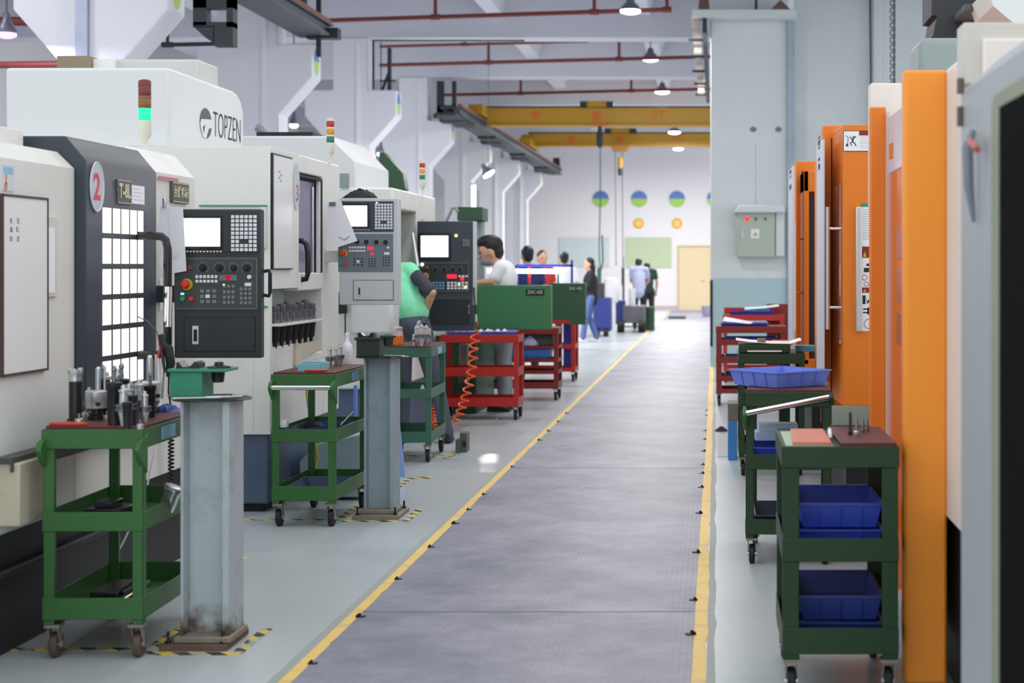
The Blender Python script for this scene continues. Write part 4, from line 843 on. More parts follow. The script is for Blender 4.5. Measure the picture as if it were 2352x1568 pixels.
def orange_machine(lab, Y0, dY, k):
    t = thing('machining_centre', lab, 'machine', (1.2, Y0, 0), world=True)
    yd = Y0-.55
    part('base', MB().box(.75, 1.8, Y0-.5, Y0+1.6, 0, .55), BLACK, t)
    part('side_frame', MB().box(.65, 1.8, Y0, Y0+.2, .50, 2.33).box(.70, 1.8, Y0+.2, Y0+1.6, .55, 2.2), ORANGE, t, bevel=.008)
    part('door_gap', MB().box(.700, .712, Y0-.012, Y0, .52, 2.25), BLACK, t)
    return t
r2 = orange_machine('orange machine with long door handles and a warning label', 9.55, 0, 0)
yd = 9.0
d = part('door', MB().prism([(.729, yd), (.706, yd+.5), (.706, yd+.55), (1.6, yd+.55), (1.6, yd)], .67, 2.285, 'z'), ORANGE, r2, bevel=.006)
part('inner_window', MB().prism([(.7255, yd+.06), (.7085, yd+.42), (.7075, yd+.42), (.7245, yd+.06)], 1.0, 1.95, 'z'), ORANGEGL, d)
bar = part('door_handle', MB().cyl((.649, 9.15, Z(475, 9.15)), (.649, 9.15, Z(756, 9.15)), .0155, n=16), ALU, d, smooth=True)
for py in (525, 706): part('handle_standoff', MB().cyl((.655, 9.15, Z(py, 9.15)), (.735, 9.15, Z(py, 9.15)), .009, n=12), CHROME, bar, smooth=True)
part('edge_bar', MB().box(X(1965, yd), X(1979, yd), yd-.03, yd, Z(761, yd), Z(475, yd)), ALU, d, bevel=.006)
sl = part('safety_labels', MB().box(X(1979.5, yd), X(2003, yd), yd-.003, yd, Z(760, yd), Z(475, yd)), PAPER, d)
part('green_tab', MB().box(X(1978, yd), X(2003, yd), yd-.004, yd, Z(475, yd), Z(467, yd)), TAPEG, sl)
lm = MB(); [bxp(lm, 1982, 2000-(k % 3)*2, 481+k*5.2, 482.2+k*5.2, yd, -.0036, -.003) for k in range(14)]
part('small_print', lm, INKG, sl)
for a, b in ((566, 592), (660, 672)):
    part('warning_band', bxp(MB(), 1980, 2003, a, b, yd, -.0036, -.003), mat('band_dark_red', '#8A2420', .5), sl)
    part('warning_triangle', MB().prism([(X(1982, yd), Z(b-2, yd)), (X(1990, yd), Z(b-2, yd)), (X(1986, yd), Z((a+b)/2-2, yd))], yd-.0045, yd-.0036), mat('label_yellow', '#C9C23A', .6), sl)
bk = MB(); bxp(bk, 1984, 1998, 615, 625, yd, -.0036, -.003); bxp(bk, 1990, 1997, 605, 611, yd, -.0036, -.003); bxp(bk, 1981, 1988, 678, 698, yd, -.0036, -.003)
bk.prism([(X(1988, yd), Z(680, yd)), (X(1992, yd), Z(692, yd)), (X(1998, yd), Z(684, yd)), (X(1999, yd), Z(690, yd)), (X(1992, yd), Z(698, yd))], yd-.0036, yd-.003)
bxp(bk, 1982, 1994, 708, 711, yd, -.0036, -.003); bxp(bk, 1982, 1994, 716, 719, yd, -.0036, -.003); bxp(bk, 1992, 1999, 706, 722, yd, -.0036, -.003)
part('pictograms', bk, INKK, sl)
ring = MB()
for (cx, cy, rr) in ((1986, 637, 6), (1990, 652, 5), (1996, 743, 11)):
    ring.tube([(X(cx, yd)+rr*yd/F*math.cos(t*math.pi/10), yd-.004, Z(cy, yd)+rr*yd/F*math.sin(t*math.pi/10)) for t in range(21)], .0016, 5)
part('prohibition_rings', ring, mat('label_red', '#A83A3A', .5), sl)
wl = part('warning_label', bxp(MB(), 1937.5, 2003, 301, 347, yd, -.003, 0), PAPER, d)
part('label_border', bxp(bxp(bxp(MB(), 1937, 2003, 300, 301.2, yd, -.0036, 0), 1937, 2003, 346.4, 347.6, yd, -.0036, 0), 1937, 1938, 300, 347, yd, -.0036, 0), INKK, wl)
part('red_header', bxp(MB(), 1973, 2003, 301, 311, yd, -.004, -.003), mat('band_dark_red', '#8A2420', .5), wl)
lm = MB(); [bxp(lm, 1975, 2001, 314+k*5, 315+k*5, yd, -.0036, -.003) for k in range(6)]; part('small_print', lm, INKG, wl)
def P(px, py): return (X(px, yd), yd-.0042, Z(py, yd))
fig = MB().tube([P(1943, 311), P(1948, 316), P(1947, 328), P(1944, 336)], .0016, 5).tube([P(1952, 314), P(1957, 320), P(1966, 313)], .0028, 5).tube([P(1959, 318), P(1958, 325)], .0045, 6)
fig.tube([P(1958, 325), P(1953, 329), P(1956, 334)], .0026, 5).tube([P(1958, 325), P(1963, 329), P(1966, 335)], .0026, 5).ball(P(1960, 314), .004)
bxp(fig, 1943, 1948, 331, 336, yd, -.0045, -.003)
part('pictogram', fig, INKK, wl)
ws = part('edge_plate', MB().box(.616, .632, 9.12, 9.62, Z(880, 9.5), Z(332, 9.5)), mat('edge_plate_white', '#D5D8E2', .4), d, bevel=.003)
bk = MB(); 
for k, (a, b) in enumerate(((318, 322), (326, 338), (341, 345), (366, 372), (380, 392))): bk.box(.6145, .6165, 9.3, 9.45, Z(b, 9.5), Z(a, 9.5))
part('edge_marks', bk, INKK, ws)
r3 = orange_machine('farthest orange machine with a dark window next to the right column', 12.8, 0, 0)
yd3 = 12.3
d3 = part('door', MB().box(X(1846, yd3), X(1858, yd3), yd3, yd3+.5, .7, Z(392, yd3)).box(X(1846, yd3), 1.3, yd3, yd3+.5, Z(440, yd3), Z(392, yd3)).box(X(1846, yd3), 1.3, yd3, yd3+.5, .6, Z(825, yd3)), ORANGE, r3, bevel=.006)
part('door_window', MB().prism([(X(1858, yd3), Z(825, yd3)), (X(1858, yd3), Z(452, yd3)), (X(1885, yd3), Z(440, yd3)), (1.3, Z(440, yd3)), (1.3, Z(825, yd3))], yd3+.1, yd3+.14), mat('window_dark_grey', '#33363A', .25), d3)
b3 = part('door_handle', MB().cyl((X(1824, 12.2), 12.2, Z(512, 12.2)), (X(1824, 12.2), 12.2, Z(757, 12.2)), .013, n=12), ALU, d3, smooth=True)
for py in (548, 672): part('handle_standoff', MB().cyl((X(1826, 12.2), 12.2, Z(py, 12.2)), (X(1846, 12.2), 12.35, Z(py, 12.2)), .009, n=10), CHROME, b3, smooth=True)
w3 = part('edge_plate', MB().box(.585, .60, 12.0, 12.7, Z(835, 12.4), Z(388, 12.4)), mat('edge_plate_white', '#D5D8E2', .4), d3, bevel=.003)
bk = MB(); [bk.box(.5835, .585, 12.2, 12.5, Z(b, 12.4), Z(a, 12.4)) for a, b in ((392, 400), (406, 409), (425, 436))]; part('edge_marks', bk, INKK, w3)

# ================================================================== TROLLEYS
def trolley(lab, x0, x1, y0, l, m, h=.862, levels=((.48, .553), (.15, .232)), rz=0, group=None, handle=False, brackets=False, top=True, casterm=BLACK, leg=.04, board=None, label_tag=None, pivot=None):
    w_ = x1-x0; t = thing('tool_trolley', lab, 'trolley', ((x0+x1)/2, y0, 0), rz, group)
    a, b = -w_/2, w_/2
    for (lx, ly) in ((a, 0), (b-leg, 0), (a, l-leg), (b-leg, l-leg)):
        part('leg', MB().box(lx, lx+leg, ly, ly+.006, .13, h-.004).box(lx if lx < 0 else lx+leg-.006, lx+.006 if lx < 0 else lx+leg, ly, ly+leg, .13, h-.004).box(lx+.004, lx+leg-.004, ly+.004, ly+leg-.004, .14, h-.01), m, t, bevel=.003)
    if top:
        part('top_tray', MB().tray(a-.004, b+.004, -.006, l+.006, h-.073, h, .004), m, t, bevel=.003)
        part('top_plate', MB().box(a, b, 0, l, h-.012, h-.004), m, t)
    for (z0, z1) in levels:
        part('shelf', MB().tray(a-.002, b+.002, -.004, l+.004, z0, z1, .004), m, t, bevel=.002)
    for (cx, cy) in ((a+.03, .03), (b-.03, .03), (a+.03, l-.03), (b-.03, l-.03)):
        c = part('caster_fork', MB().box(cx-.028, cx+.028, cy-.028, cy+.028, .118, .13).prism([(cy-.02, .118), (cy+.02, .118), (cy+.035, .04), (cy+.015, .035)], cx-.020, cx-.016, 'x').prism([(cy-.02, .118), (cy+.02, .118), (cy+.035, .04), (cy+.015, .035)], cx+.016, cx+.020, 'x'), RUST, t)
        part('caster_wheel', MB().cyl((cx-.014, cy+.02, .048), (cx+.014, cy+.02, .048), .048, n=20), casterm, c, bevel=.006)
        part('wheel_hub', MB().cyl((cx-.022, cy+.02, .048), (cx+.022, cy+.02, .048), .014, n=12), STEEL, c, smooth=True)
    if brackets or handle:
        for s_, bx in ((-1, a), (1, b)):
            part('handle_bracket', MB().prism([(.04, h-.02), (-.045, h-.045), (-.06, h-.075), (-.045, h-.10), (.0, h-.14), (.04, h-.17)], bx-.006 if s_ < 0 else bx-.014, bx+.014 if s_ < 0 else bx+.006, 'x'), m, t, bevel=.004)
    if handle:
        part('handle_bar', MB().cyl((a, -.042, h-.072), (b, -.042, h-.072), .0135, n=16), CHROME, t, smooth=True)
    if label_tag:
        part('blue_label', MB().box(b+.004, b+.0065, label_tag[0], label_tag[1], h-.062, h-.012), LBLUE, t)
    if board:
        part('board', MB().box(a+.005, b-.002, .01, l-.01, h-.004, h+.012), board, t, bevel=.003)
    return t
t1 = trolley('nearest green tool trolley on the left, loaded with many tool holders', -2.515, -2.145, 5.86, .72, GREEN, rz=math.radians(1.5), brackets=True, board=PADRED, label_tag=(.20, .36), casterm=mat('wheel_brown', '#5A4A3C', .5, var=.2))
t2 = trolley('green tool trolley with chrome handle bar and light blue box on top', -2.508, -2.150, 8.84, .75, GREEN, rz=math.radians(-1.5), handle=True, brackets=True, board=PADRED, label_tag=(.36, .50))
t3 = trolley('bluish green tool trolley with an orange box in front of the person in mint', -2.52, -2.14, 11.75, .70, GREEN3, board=PADRED, label_tag=(.30, .48), rz=math.radians(1))
q1 = trolley('nearest bright red trolley with the orange air hose in front', -2.64, -1.895, 15.0, .42, RED, h=.815, levels=((.42, .505), (.08+.05, .215)), leg=.045)
q2 = trolley('dark red trolley with four shelves behind the nearest red one', -2.55, -1.735, 17.2, .45, DRED, h=.80, levels=((.57, .60), (.42, .46), (.29, .33), (.13, .20)), leg=.05)
q3 = trolley('farther red trolley with a blue bin beside the person in black', -2.55, -1.80, 20.0, .5, RED, h=.81, levels=((.42, .48), (.13, .18)), leg=.05)
g4 = trolley('nearest dark green trolley on the right with red boards on top', .228, .62, 5.34, .58, DGREEN, h=.858, levels=((.465, .545), (.15, .24)), leg=.055)
g5 = trolley('dark green trolley on the right with slanting chrome handle and blue tray', .145, .565, 7.72, .62, DGREEN, h=.852, rz=math.radians(-3), levels=((.47, .545), (.15, .225)), board=PADRED)
g6 = trolley('dark green trolley behind the blue tray, with paper sheets on top', .16, .62, 11.0, .55, DGREEN, h=.86)
q4 = trolley('dark red trolley with several shelves of blue trays on the right', .0, .74, 16.55, .5, DRED, h=.84, levels=((.64, .70), (.45, .52), (.26, .32), (.13, .18)), leg=.06)
q5 = trolley('red trolley farther right with papers on top, beside the column', .09, .86, 19.8, .5, RED, h=.86, levels=((.5, .56), (.13, .2)), leg=.05)
# slanting handle bar of the right trolley
part('handle_bar', MB().cyl((-.205, -.10, .755), (.20, -.03, .83), .0145, n=16), CHROME, g5, smooth=True)
part('handle_bracket', MB().prism([(.03, .78), (-.10, .775), (-.12, .75), (-.10, .72), (.03, .66)], -.222, -.20, 'x'), GREEN, g5, bevel=.004)
part('handle_bracket', MB().prism([(.03, .85), (-.03, .85), (-.05, .83), (-.03, .80), (.03, .78)], .20, .222, 'x'), DGREEN, g5, bevel=.004)

# ================================================================== POSTS
def post(lab, x0, x1, y0, y1, h, m, bx0, bx1, by0, by1, dr, two):
    t = thing('machine_post', lab, 'post', ((x0+x1)/2, (y0+y1)/2, 0), world=True)
    w_ = x1-x0
    part('beam', MB().box(x0, x0+.012, y0, y1, .03, h).box(x1-.026, x1, y0, y1, .03, h).box(x0+.012, x1-.026, (y0+y1)/2-.03, (y0+y1)/2-.018, .03, h), m, t, bevel=.002)
    part('base_plate', MB().box(bx0, bx1, by0, by1, 0, .024), RUSTY if two == 0 else RUST, t, bevel=.003)
    part('base_collar', MB().box(x0-.02, x1+.012, y0-.02, y1+.02, .024, .05), RUST, t, bevel=.006)
    for (bx, by) in ((bx0+.025, by0+.03), (bx1-.025, by0+.03), (bx0+.025, by1-.03), (bx1-.025, by1-.03)):
        part('anchor_bolt', MB().lathe([(.012, 0), (.012, .01), (.006, .011), (.006, .045)], (bx, by, .024), 8), BLKST, t, smooth=True)
    part('top_disc', MB().lathe([(dr, 0), (dr*1.0, .004), (dr*.98, .006)], ((x0+x1)/2, (y0+y1)/2, h), 40), BLKST, t, smooth=True)
    return t
p1 = post('rust stained grey steel post next to the nearest green trolley', -2.062, -1.875, 6.03, 6.22, .952, POSTG, -2.13, -1.872, 5.99, 6.28, .15, 0)
p2 = post('blue grey steel post between the second and third green trolleys', -2.062, -1.885, 9.17, 9.35, .935, POSTB, -2.115, -1.845, 9.10, 9.42, .155, 1)
# fixtures on the posts
f1 = thing('tool_fixture', 'green toolholder fixture standing on the rust stained post', 'fixture', (-2.08, 6.15, .958), world=True)
y = 6.12
part('bracket_body', MB().box(X(400, y), X(474, y), y-.05, y+.09, .958, Z(852, y)), TEAL, f1, bevel=.003)
part('top_plate', MB().box(X(396, y), X(530, y), y-.06, y+.10, Z(852, y), Z(845, y)), TEAL, f1, bevel=.002)
part('holder_cup', MB().lathe([(.016, 0), (.022, .002), (.027, .05), (.03, .053)], (X(501, y), y, Z(878, y)), 18).lathe([(.045, 0), (.045, .006), (.028, .009), (.018, .012), (.016, .024)], (X(503, y), y, Z(845, y)), 20), BLKST, f1, smooth=True)
part('clamp_block', MB().prism([(X(410, y), Z(845, y)), (X(462, y), Z(845, y)), (X(462, y), Z(832, y)), (X(452, y), Z(829, y)), (X(440, y), Z(842, y)), (X(425, y), Z(842, y)), (X(415, y), Z(829, y)), (X(410, y), Z(832, y))], y-.03, y+.05), BLKST, f1, bevel=.002)
rd = random.Random(5)
pin0 = None
for i in range(6):
    y0_ = 6.03+i*.035; xx = -2.08+rd.uniform(-.08, .03)
    l_ = rd.uniform(.14, .24)
    solo('steel_rod', ['longest thin steel rod', 'pinkish thin rod', 'thin rod nearest the camera', 'short thin rod', 'thin rod crossing the others', 'farthest thin rod'][i]+' lying on the disc of the rusty post', 'rod',
         MB().cyl((xx, y0_, .9625), (xx+l_, y0_+rd.uniform(-.03, .03), .9625+rd.uniform(0, .003)), .004, n=8), [STEEL, RUSTY, STEEL, BLKST, RUST, STEEL][i], group='rods on the rusty post', smooth=True)
f2 = thing('tool_fixture', 'black toolholder fixture standing on the blue grey post', 'fixture', (-2.0, 9.26, .941), world=True)
y = 9.24
part('bracket_body', MB().box(X(823, y), X(875, y), y-.05, y+.09, .941, Z(777, y)), mat('fixture_black_green', '#20302E', .45), f2, bevel=.003)
part('top_plate', MB().box(X(819, y), X(878, y), y-.06, y+.10, Z(780, y), Z(774, y)), mat('fixture_black_green', '#20302E', .45), f2, bevel=.002)
part('fork_jaw', MB().prism([(X(824, y), Z(774, y)), (X(861, y), Z(774, y)), (X(861, y), Z(764, y)), (X(855, y), Z(763, y)), (X(849, y), Z(771, y)), (X(837, y), Z(771, y)), (X(830, y), Z(763, y)), (X(824, y), Z(764, y))], y-.03, y+.05), BLKST, f2, bevel=.002)
part('side_cup', MB().lathe([(.02, 0), (.026, .004), (.03, .045), (.045, .05), (.045, .06), (.02, .066)], (X(892, y), y, Z(794, y)), 18).box(X(876, y), X(905, y), y-.03, y+.03, Z(776, y), Z(771, y)), mat('fixture_black_green', '#20302E', .45), f2, smooth=True)
for i in range(3):
    solo('steel_rod', ['dark rod', 'pink marked rod', 'grey rod'][i]+' lying on the disc of the blue grey post', 'rod', MB().cyl((-1.95+i*.02, 9.12+i*.03, .9455), (-1.84+i*.005, 9.13+i*.03, .9455), .004, n=8), [BLKST, RUSTY, STEEL][i], group='rods on the blue grey post', smooth=True)
# hazard tape around the post feet
def hazard():
    m = bpy.data.materials.new('hazard_tape'); m.use_nodes = True; N = m.node_tree.nodes; L = m.node_tree.links; b = N['Principled BSDF']
    tc = N.new('ShaderNodeTexCoord'); wv = N.new('ShaderNodeTexWave'); wv.bands_direction = 'DIAGONAL'; wv.inputs['Scale'].default_value = 5.0
    L.new(tc.outputs['Object'], wv.inputs['Vector']); r = N.new('ShaderNodeValToRGB'); r.color_ramp.interpolation = 'CONSTANT'
    r.color_ramp.elements[0].color = lin('#E2C23A'); r.color_ramp.elements[1].color = lin('#34332E'); r.color_ramp.elements[1].position = .5
    L.new(wv.outputs['Fac'], r.inputs[0]); n = N.new('ShaderNodeTexNoise'); n.inputs['Scale'].default_value = 14; n.inputs['Detail'].default_value = 6; L.new(tc.outputs['Object'], n.inputs['Vector'])
    rr = N.new('ShaderNodeValToRGB'); rr.color_ramp.elements[0].position = .5; rr.color_ramp.elements[1].position = .6; L.new(n.outputs['Fac'], rr.inputs[0])
    mx = N.new('ShaderNodeMix'); mx.data_type = 'RGBA'; mx.inputs[7].default_value = lin('#A9AFAA'); L.new(r.outputs[0], mx.inputs[6]); L.new(rr.outputs[0], mx.inputs[0]); L.new(mx.outputs[2], b.inputs['Base Color'])
    b.inputs['Roughness'].default_value = .6; return m
HZ = hazard()
def tape(lab, segs):
    mb = MB()
    for i, (x0, x1, y0, y1) in enumerate(segs): mb.box(x0, x1, y0, y1, .0002, .0016+.0003*i)
    solo('hazard_tape', lab, 'floor tape', mb, HZ)
tape('worn yellow black hazard tape around the foot of the rusty post', [(-2.19, -1.80, 5.93, 5.975), (-1.845, -1.80, 5.975, 6.36), (-2.20, -2.155, 5.975, 6.55)])
tape('faded hazard tape on the floor in front of the nearest green trolley', [(-2.75, -2.19, 6.0, 6.045)])
tape('worn hazard tape around the foot of the blue grey post', [(-2.17, -1.77, 9.03, 9.08), (-1.82, -1.77, 9.08, 9.5), (-2.22, -2.17, 9.08, 9.6)])
tape('faded hazard tape in front of the second white machine', [(-2.75, -2.22, 9.08, 9.12)])
tape('hazard tape scrap behind the blue grey post on the floor', [(-2.15, -2.10, 10.3, 10.9), (-2.10, -1.98, 10.85, 10.95)])
tape('hazard tape under the bluish green trolley', [(-2.55, -2.08, 12.15, 12.22), (-2.10, -2.04, 12.0, 12.6)])
solo('tape_scrap', 'small yellow tape scrap on the floor right of the rusty post', 'tape scrap', MB().prism([(X(541, 7.9), 7.75), (X(560, 7.9), 7.78), (X(566, 7.9), 7.95), (X(548, 7.9), 7.90)], 0, .001, 'z'), mat('tape_yellow', '#E6CF7A', .6))

# ================================================================== TOOLS AND LOOSE THINGS
def onz(px, py, z):
    y = (H-z)*F/(py-HY); return (X(px, y), y, z)
# prototypes, each made where its first copy stands
def L2(name, lab, cat, loc, group, parts):
    t = thing(name, lab, cat, loc, 0, group)
    for (n_, prof, m_, *c) in parts: part(n_, MB().lathe(prof, c[0] if c else (0, 0, 0), 20), m_, t, smooth=True)
    return t
ZT = .8745
GT = 'tool holders on the nearest green trolley'
A = L2('face_mill', 'tall black face mill with bright jagged head at the left end of the nearest trolley', 'milling tool', onz(173, 968, ZT), GT,
       [('shank', [(.030, 0), (.030, .012), (.0235, .014), (.0235, .155)], BLKST), ('cutter_head', [(.024, .155), (.0255, .162), (.0235, .172), (.0255, .178), (.025, .198), (.012, .196)], STEEL)])
part('cutting_inserts', MB().box(-.026, -.012, -.01, .01, .185, .205).box(.012, .026, -.01, .01, .187, .207).box(-.01, .01, -.027, -.014, .183, .204), STEEL, A, bevel=.002)
B = L2('boring_head', 'silver drum boring head with a single rod on the nearest trolley', 'boring tool', onz(222, 962, ZT), GT,
       [('shank', [(.02, 0), (.034, .002), (.034, .014), (.022, .018), (.022, .04)], BLKST), ('dial_drum', [(.030, .04), (.038, .044), (.040, .075), (.042, .078), (.042, .108), (.036, .112)], ALU)])
part('index_window', MB().box(.012, .028, -.0415, -.036, .055, .068), BLKST, B); part('boring_bar', MB().cyl((.006, 0, .11), (.006, 0, .195), .010).ball((.006, 0, .195), .010), STEEL, B, smooth=True)
part('side_rod', MB().cyl((.03, .005, .108), (.03, .005, .205), .005), STEEL, B, smooth=True)
C = L2('drill_holder', 'dark drill holder with long slender drill, tallest in the middle of the nearest trolley', 'tool holder', onz(262, 975, ZT), GT,
       [('shank', [(.022, 0), (.024, .07), (.026, .075), (.026, .13), (.030, .135), (.030, .158), (.018, .162)], BLKST), ('drill', [(.008, .16), (.007, .2), (.010, .203), (.010, .212), (.005, .222)], TOOL)])
D = L2('collet_holder', 'bright inverted collet holder with a flange on the nearest trolley', 'tool holder', onz(296, 975, ZT), GT,
       [('taper', [(.010, 0), (.012, .006), (.022, .055)], STEEL), ('flange', [(.024, .055), (.031, .058), (.031, .066), (.027, .068), (.027, .072), (.031, .074), (.031, .082), (.022, .084)], TOOL), ('collet_nut', [(.016, .084), (.015, .125), (.019, .128), (.019, .136), (.010, .14), (.009, .152), (.004, .154)], STEEL)])
E = L2('stub_holder', 'short bright stub holder at the front edge of the nearest trolley', 'tool holder', onz(182, 975, ZT), GT,
       [('body', [(.014, 0), (.016, .01), (.016, .022), (.009, .025)], STEEL), ('pin', [(.006, .025), (.006, .04), (.003, .042)], TOOL)])
rows = [(D, 284, 978, 1.0, 'upright collet holder left of the bright drill on the nearest trolley'), (B, 340, 948, 1.15, 'large silver drum boring head at the right rear of the nearest trolley'),
        (C, 279, 962, .98, 'second dark drill holder behind the tallest one on the nearest trolley'), (D, 318, 966, 1.05, 'tilting bright collet holder in front of the large silver boring head'),
        (C, 236, 955, .92, 'dark drill holder with golden drill behind the small silver drum'), (D, 205, 955, .75, 'small bright holder left of the small silver drum'),
        (D, 262, 946, .8, 'collet holder at the back in the middle of the nearest trolley'), (D, 300, 948, .85, 'collet holder at the back left of the large silver boring head'),
        (E, 228, 958, .9, 'small stub holder under the small silver drum'), (E, 246, 966, .9, 'small stub holder between the silver drum and the dark drill'),
        (E, 322, 985, .8, 'small stub holder at the front right corner of the nearest trolley'), (D, 356, 945, .62, 'small holder at the far right end of the nearest trolley'),
        (C, 292, 985, .62, 'short dark holder at the front edge of the nearest trolley'), (C, 303, 975, .7, 'squat dark holder in front of the bright collet holder'),
        (D, 270, 958, 1.25, 'tallest bright collet holder behind the dark drill holder'), (C, 345, 958, .8, 'dark drill holder in front of the large silver boring head'), (D, 244, 950, 1.1, 'bright collet holder at the back between the two silver drums'),
        (E, 200, 962, 1.2, 'bright stub holder right of the black face mill'), (D, 332, 972, .8, 'low bright collet holder near the right front edge')]
for i, (p, px, py, s_, lab) in enumerate(rows):
    rx = .10 if 'tilting' in lab else 0.
    dup(p, onz(px, py, ZT+(.003 if rx else 0)), i*.7, lab, GT, s_, ry=-rx)
solo('red_rag', 'bright red cloth on the front left corner of the nearest trolley', 'cloth', MB().prism([(-2.50, 5.875), (-2.39, 5.872), (-2.36, 5.89), (-2.40, 5.93), (-2.45, 5.94), (-2.51, 5.91)], ZT, ZT+.010, 'z'), PADBR, bevel=.003)
solo('red_wedge', 'small red wedge among the tool holders at the front of the nearest trolley', 'wedge', MB().prism([(-2.30, 5.90), (-2.26, 5.895), (-2.24, 5.92), (-2.28, 5.93)], ZT, ZT+.008, 'z'), PADBR)
solo('navy_cloth', 'dark blue cloth at the far right end of the nearest trolley', 'cloth', ragmesh(X(385, 6.45), 6.45, ZT, .06, .05, .03, 4), BLUED)
# silver canister and dark vice parts on the shelves of the first trolley
cn = thing('metal_canister', 'shiny metal canister leaning on the middle shelf of the nearest trolley', 'canister', (X(386, 6.2), 6.25, .484), world=True)
ax = Vector((.42, .05, 1)).normalized()
part('body', MB().lathe([(.028, 0), (.033, .012), (.033, .085), (.037, .09), (.037, .10), (.031, .105)], (X(377, 6.2), 6.2, .50), 24, ax), STEEL, cn, smooth=True)
part('rim', MB().lathe([(.036, 0), (.040, .003), (.036, .006)], Vector((X(377, 6.2), 6.2, .50))+ax*.103, 24, ax), ALU, cn, smooth=True)
solo('vice_block', 'dark oily block on the middle shelf of the nearest trolley', 'block', MB().box(-2.40, -2.26, 5.95, 6.10, .484, .55).box(-2.37, -2.30, 5.97, 6.08, .55, .575), BLKST, bevel=.004)
solo('vice_block', 'dark machine block on the bottom shelf of the nearest trolley', 'block', MB().box(-2.38, -2.27, 5.95, 6.2, .154, .235).cyl((-2.27, 6.0, .22), (-2.21, 6.02, .26), .018), BLKST, bevel=.004)
solo('steel_bar', 'polished steel bar end on the bottom shelf of the nearest trolley', 'bar', MB().cyl((-2.245, 5.93, .30-.09), (-2.19, 6.05, .34-.09), .014), CHROME, smooth=True)
# blue trays --------------------------------------------------------------
def tray(lab, cx, cy, z, w_, l_, h_, m, rz=0, group=None):
    t = thing('plastic_tray', lab, 'tray', (cx, cy, z), rz, group)
    mb = MB(); fl = .02; th = .004
    o = [(-w_/2+fl, -l_/2+fl), (w_/2-fl, -l_/2+fl), (w_/2-fl, l_/2-fl), (-w_/2+fl, l_/2-fl)]; T = [(-w_/2, -l_/2), (w_/2, -l_/2), (w_/2, l_/2), (-w_/2, l_/2)]
    vs = [(x, y, 0) for x, y in o]+[(x, y, h_) for x, y in T]+[(x*(1-.02), y*(1-.02), h_) for x, y in T]+[(x*.97, y*.97, th) for x, y in o]
    fs = [(3, 2, 1, 0), (12, 13, 14, 15)]
    for i in range(4):
        j = (i+1) % 4; fs += [(i, j, j+4, i+4), (i+4, j+4, j+8, i+8), (i+8, j+8, j+12, i+12)]
    part('rim', MB().box(-w_/2-.006, w_/2+.006, -l_/2-.006, -l_/2+.004, h_-.006, h_+.001).box(-w_/2-.006, w_/2+.006, l_/2-.004, l_/2+.006, h_-.006, h_+.001).box(-w_/2-.006, -w_/2+.004, -l_/2, l_/2, h_-.006, h_+.001).box(w_/2-.004, w_/2+.006, -l_/2, l_/2, h_-.006, h_+.001), m, t)
    rb_ = mb.add(vs, fs)
    for k in range(3):
        x = -w_/2+w_*(k+1)/4; rb_.prism([(-l_/2+fl*.9, .004), (-l_/2+fl*.9-.006, .004), (-l_/2-.006, h_-.006), (-l_/2, h_-.006)], x-.002, x+.002, 'x')
        y = -l_/2+l_*(k+1)/4; rb_.prism([(-w_/2+fl*.9, .004), (-w_/2+fl*.9-.006, .004), (-w_/2-.006, h_-.006), (-w_/2, h_-.006)], y-.002, y+.002, 'y')
    part('tray_body', rb_, m, t); return t
tray('big light blue tray resting on the right trolley with slanting handle', X(1768, 7.75)+.06, 8.02, .8665, .37, .36, .078, BLUEP2, math.radians(40))
tray('shallow blue tray on the middle shelf of the second green trolley', -2.32, 9.15, .484, .29, .5, .055, BLUED)
tray('shallow blue tray on the bottom shelf of the second green trolley', -2.32, 9.17, .154, .29, .5, .055, mat('worn_blue_plastic', '#46587F', .5, var=.1))
t_ = [('upper bright blue tray on the middle shelf of the nearest right trolley', .565), ('lower bright blue tray on the middle shelf of the nearest right trolley', .474)]
for lab, z in t_[::-1]: tray(lab, .43, 5.66, z, .29, .46, .085, BLUEP)
tray('deep blue tray on the bottom shelf of the nearest right trolley, topmost there', .43, 5.66, .245, .29, .46, .085, BLUED)
tray('deep blue tray under another one on the bottom shelf of the nearest right trolley', .43, 5.66, .154, .29, .46, .085, BLUED)
tray('blue tray on the middle shelf of the right trolley with slanting handle', .35, 8.0, .474, .33, .48, .10, BLUEP)
tray('very dark tray on the bottom shelf of the right trolley with slanting handle', .36, 8.0, .154, .33, .48, .085, mat('dark_navy_plastic', '#1B2A44', .4))
tray('blue tray heaped with white parts on the nearest red trolley', -2.27, 15.22, .812, .66, .34, .035, BLUEP2)
for i in range(9):
    solo('plastic_bag', 'small whitish bag of parts in the tray on the nearest red trolley', 'bag', ragmesh(-2.5+i*.055, 15.1+(i % 3)*.08, .818, .035, .035, .045, 40+i), PAPER, group='bags in the tray of the nearest red trolley')
tray('blue bin standing on the farther red trolley', -1.98, 20.2, .805, .30, .3, .14, BLUEP2)
tray('blue tray on the middle of the dark red trolley on the left', -2.08, 17.4, .464, .52, .36, .10, mat('mid_blue_plastic', '#3F74C4', .4))
for i, (z, m_) in enumerate(((.646, BLUEP), (.455, BLUEP), (.265, BLUED))):
    tray(['blue tray on the top shelf of the dark red right trolley', 'blue tray on the second shelf of the dark red right trolley', 'blue tray on the lower shelf of the dark red right trolley'][i], .37, 16.8, z, .56, .4, .07, m_)
tray('blue tray under the crumpled papers on the dark red right trolley', .30, 16.8, .836, .50, .36, .03, BLUEP)
tray('blue tray with light blue box on the red trolley beside the column', .45, 20.05, .856, .55, .4, .05, BLUEP)
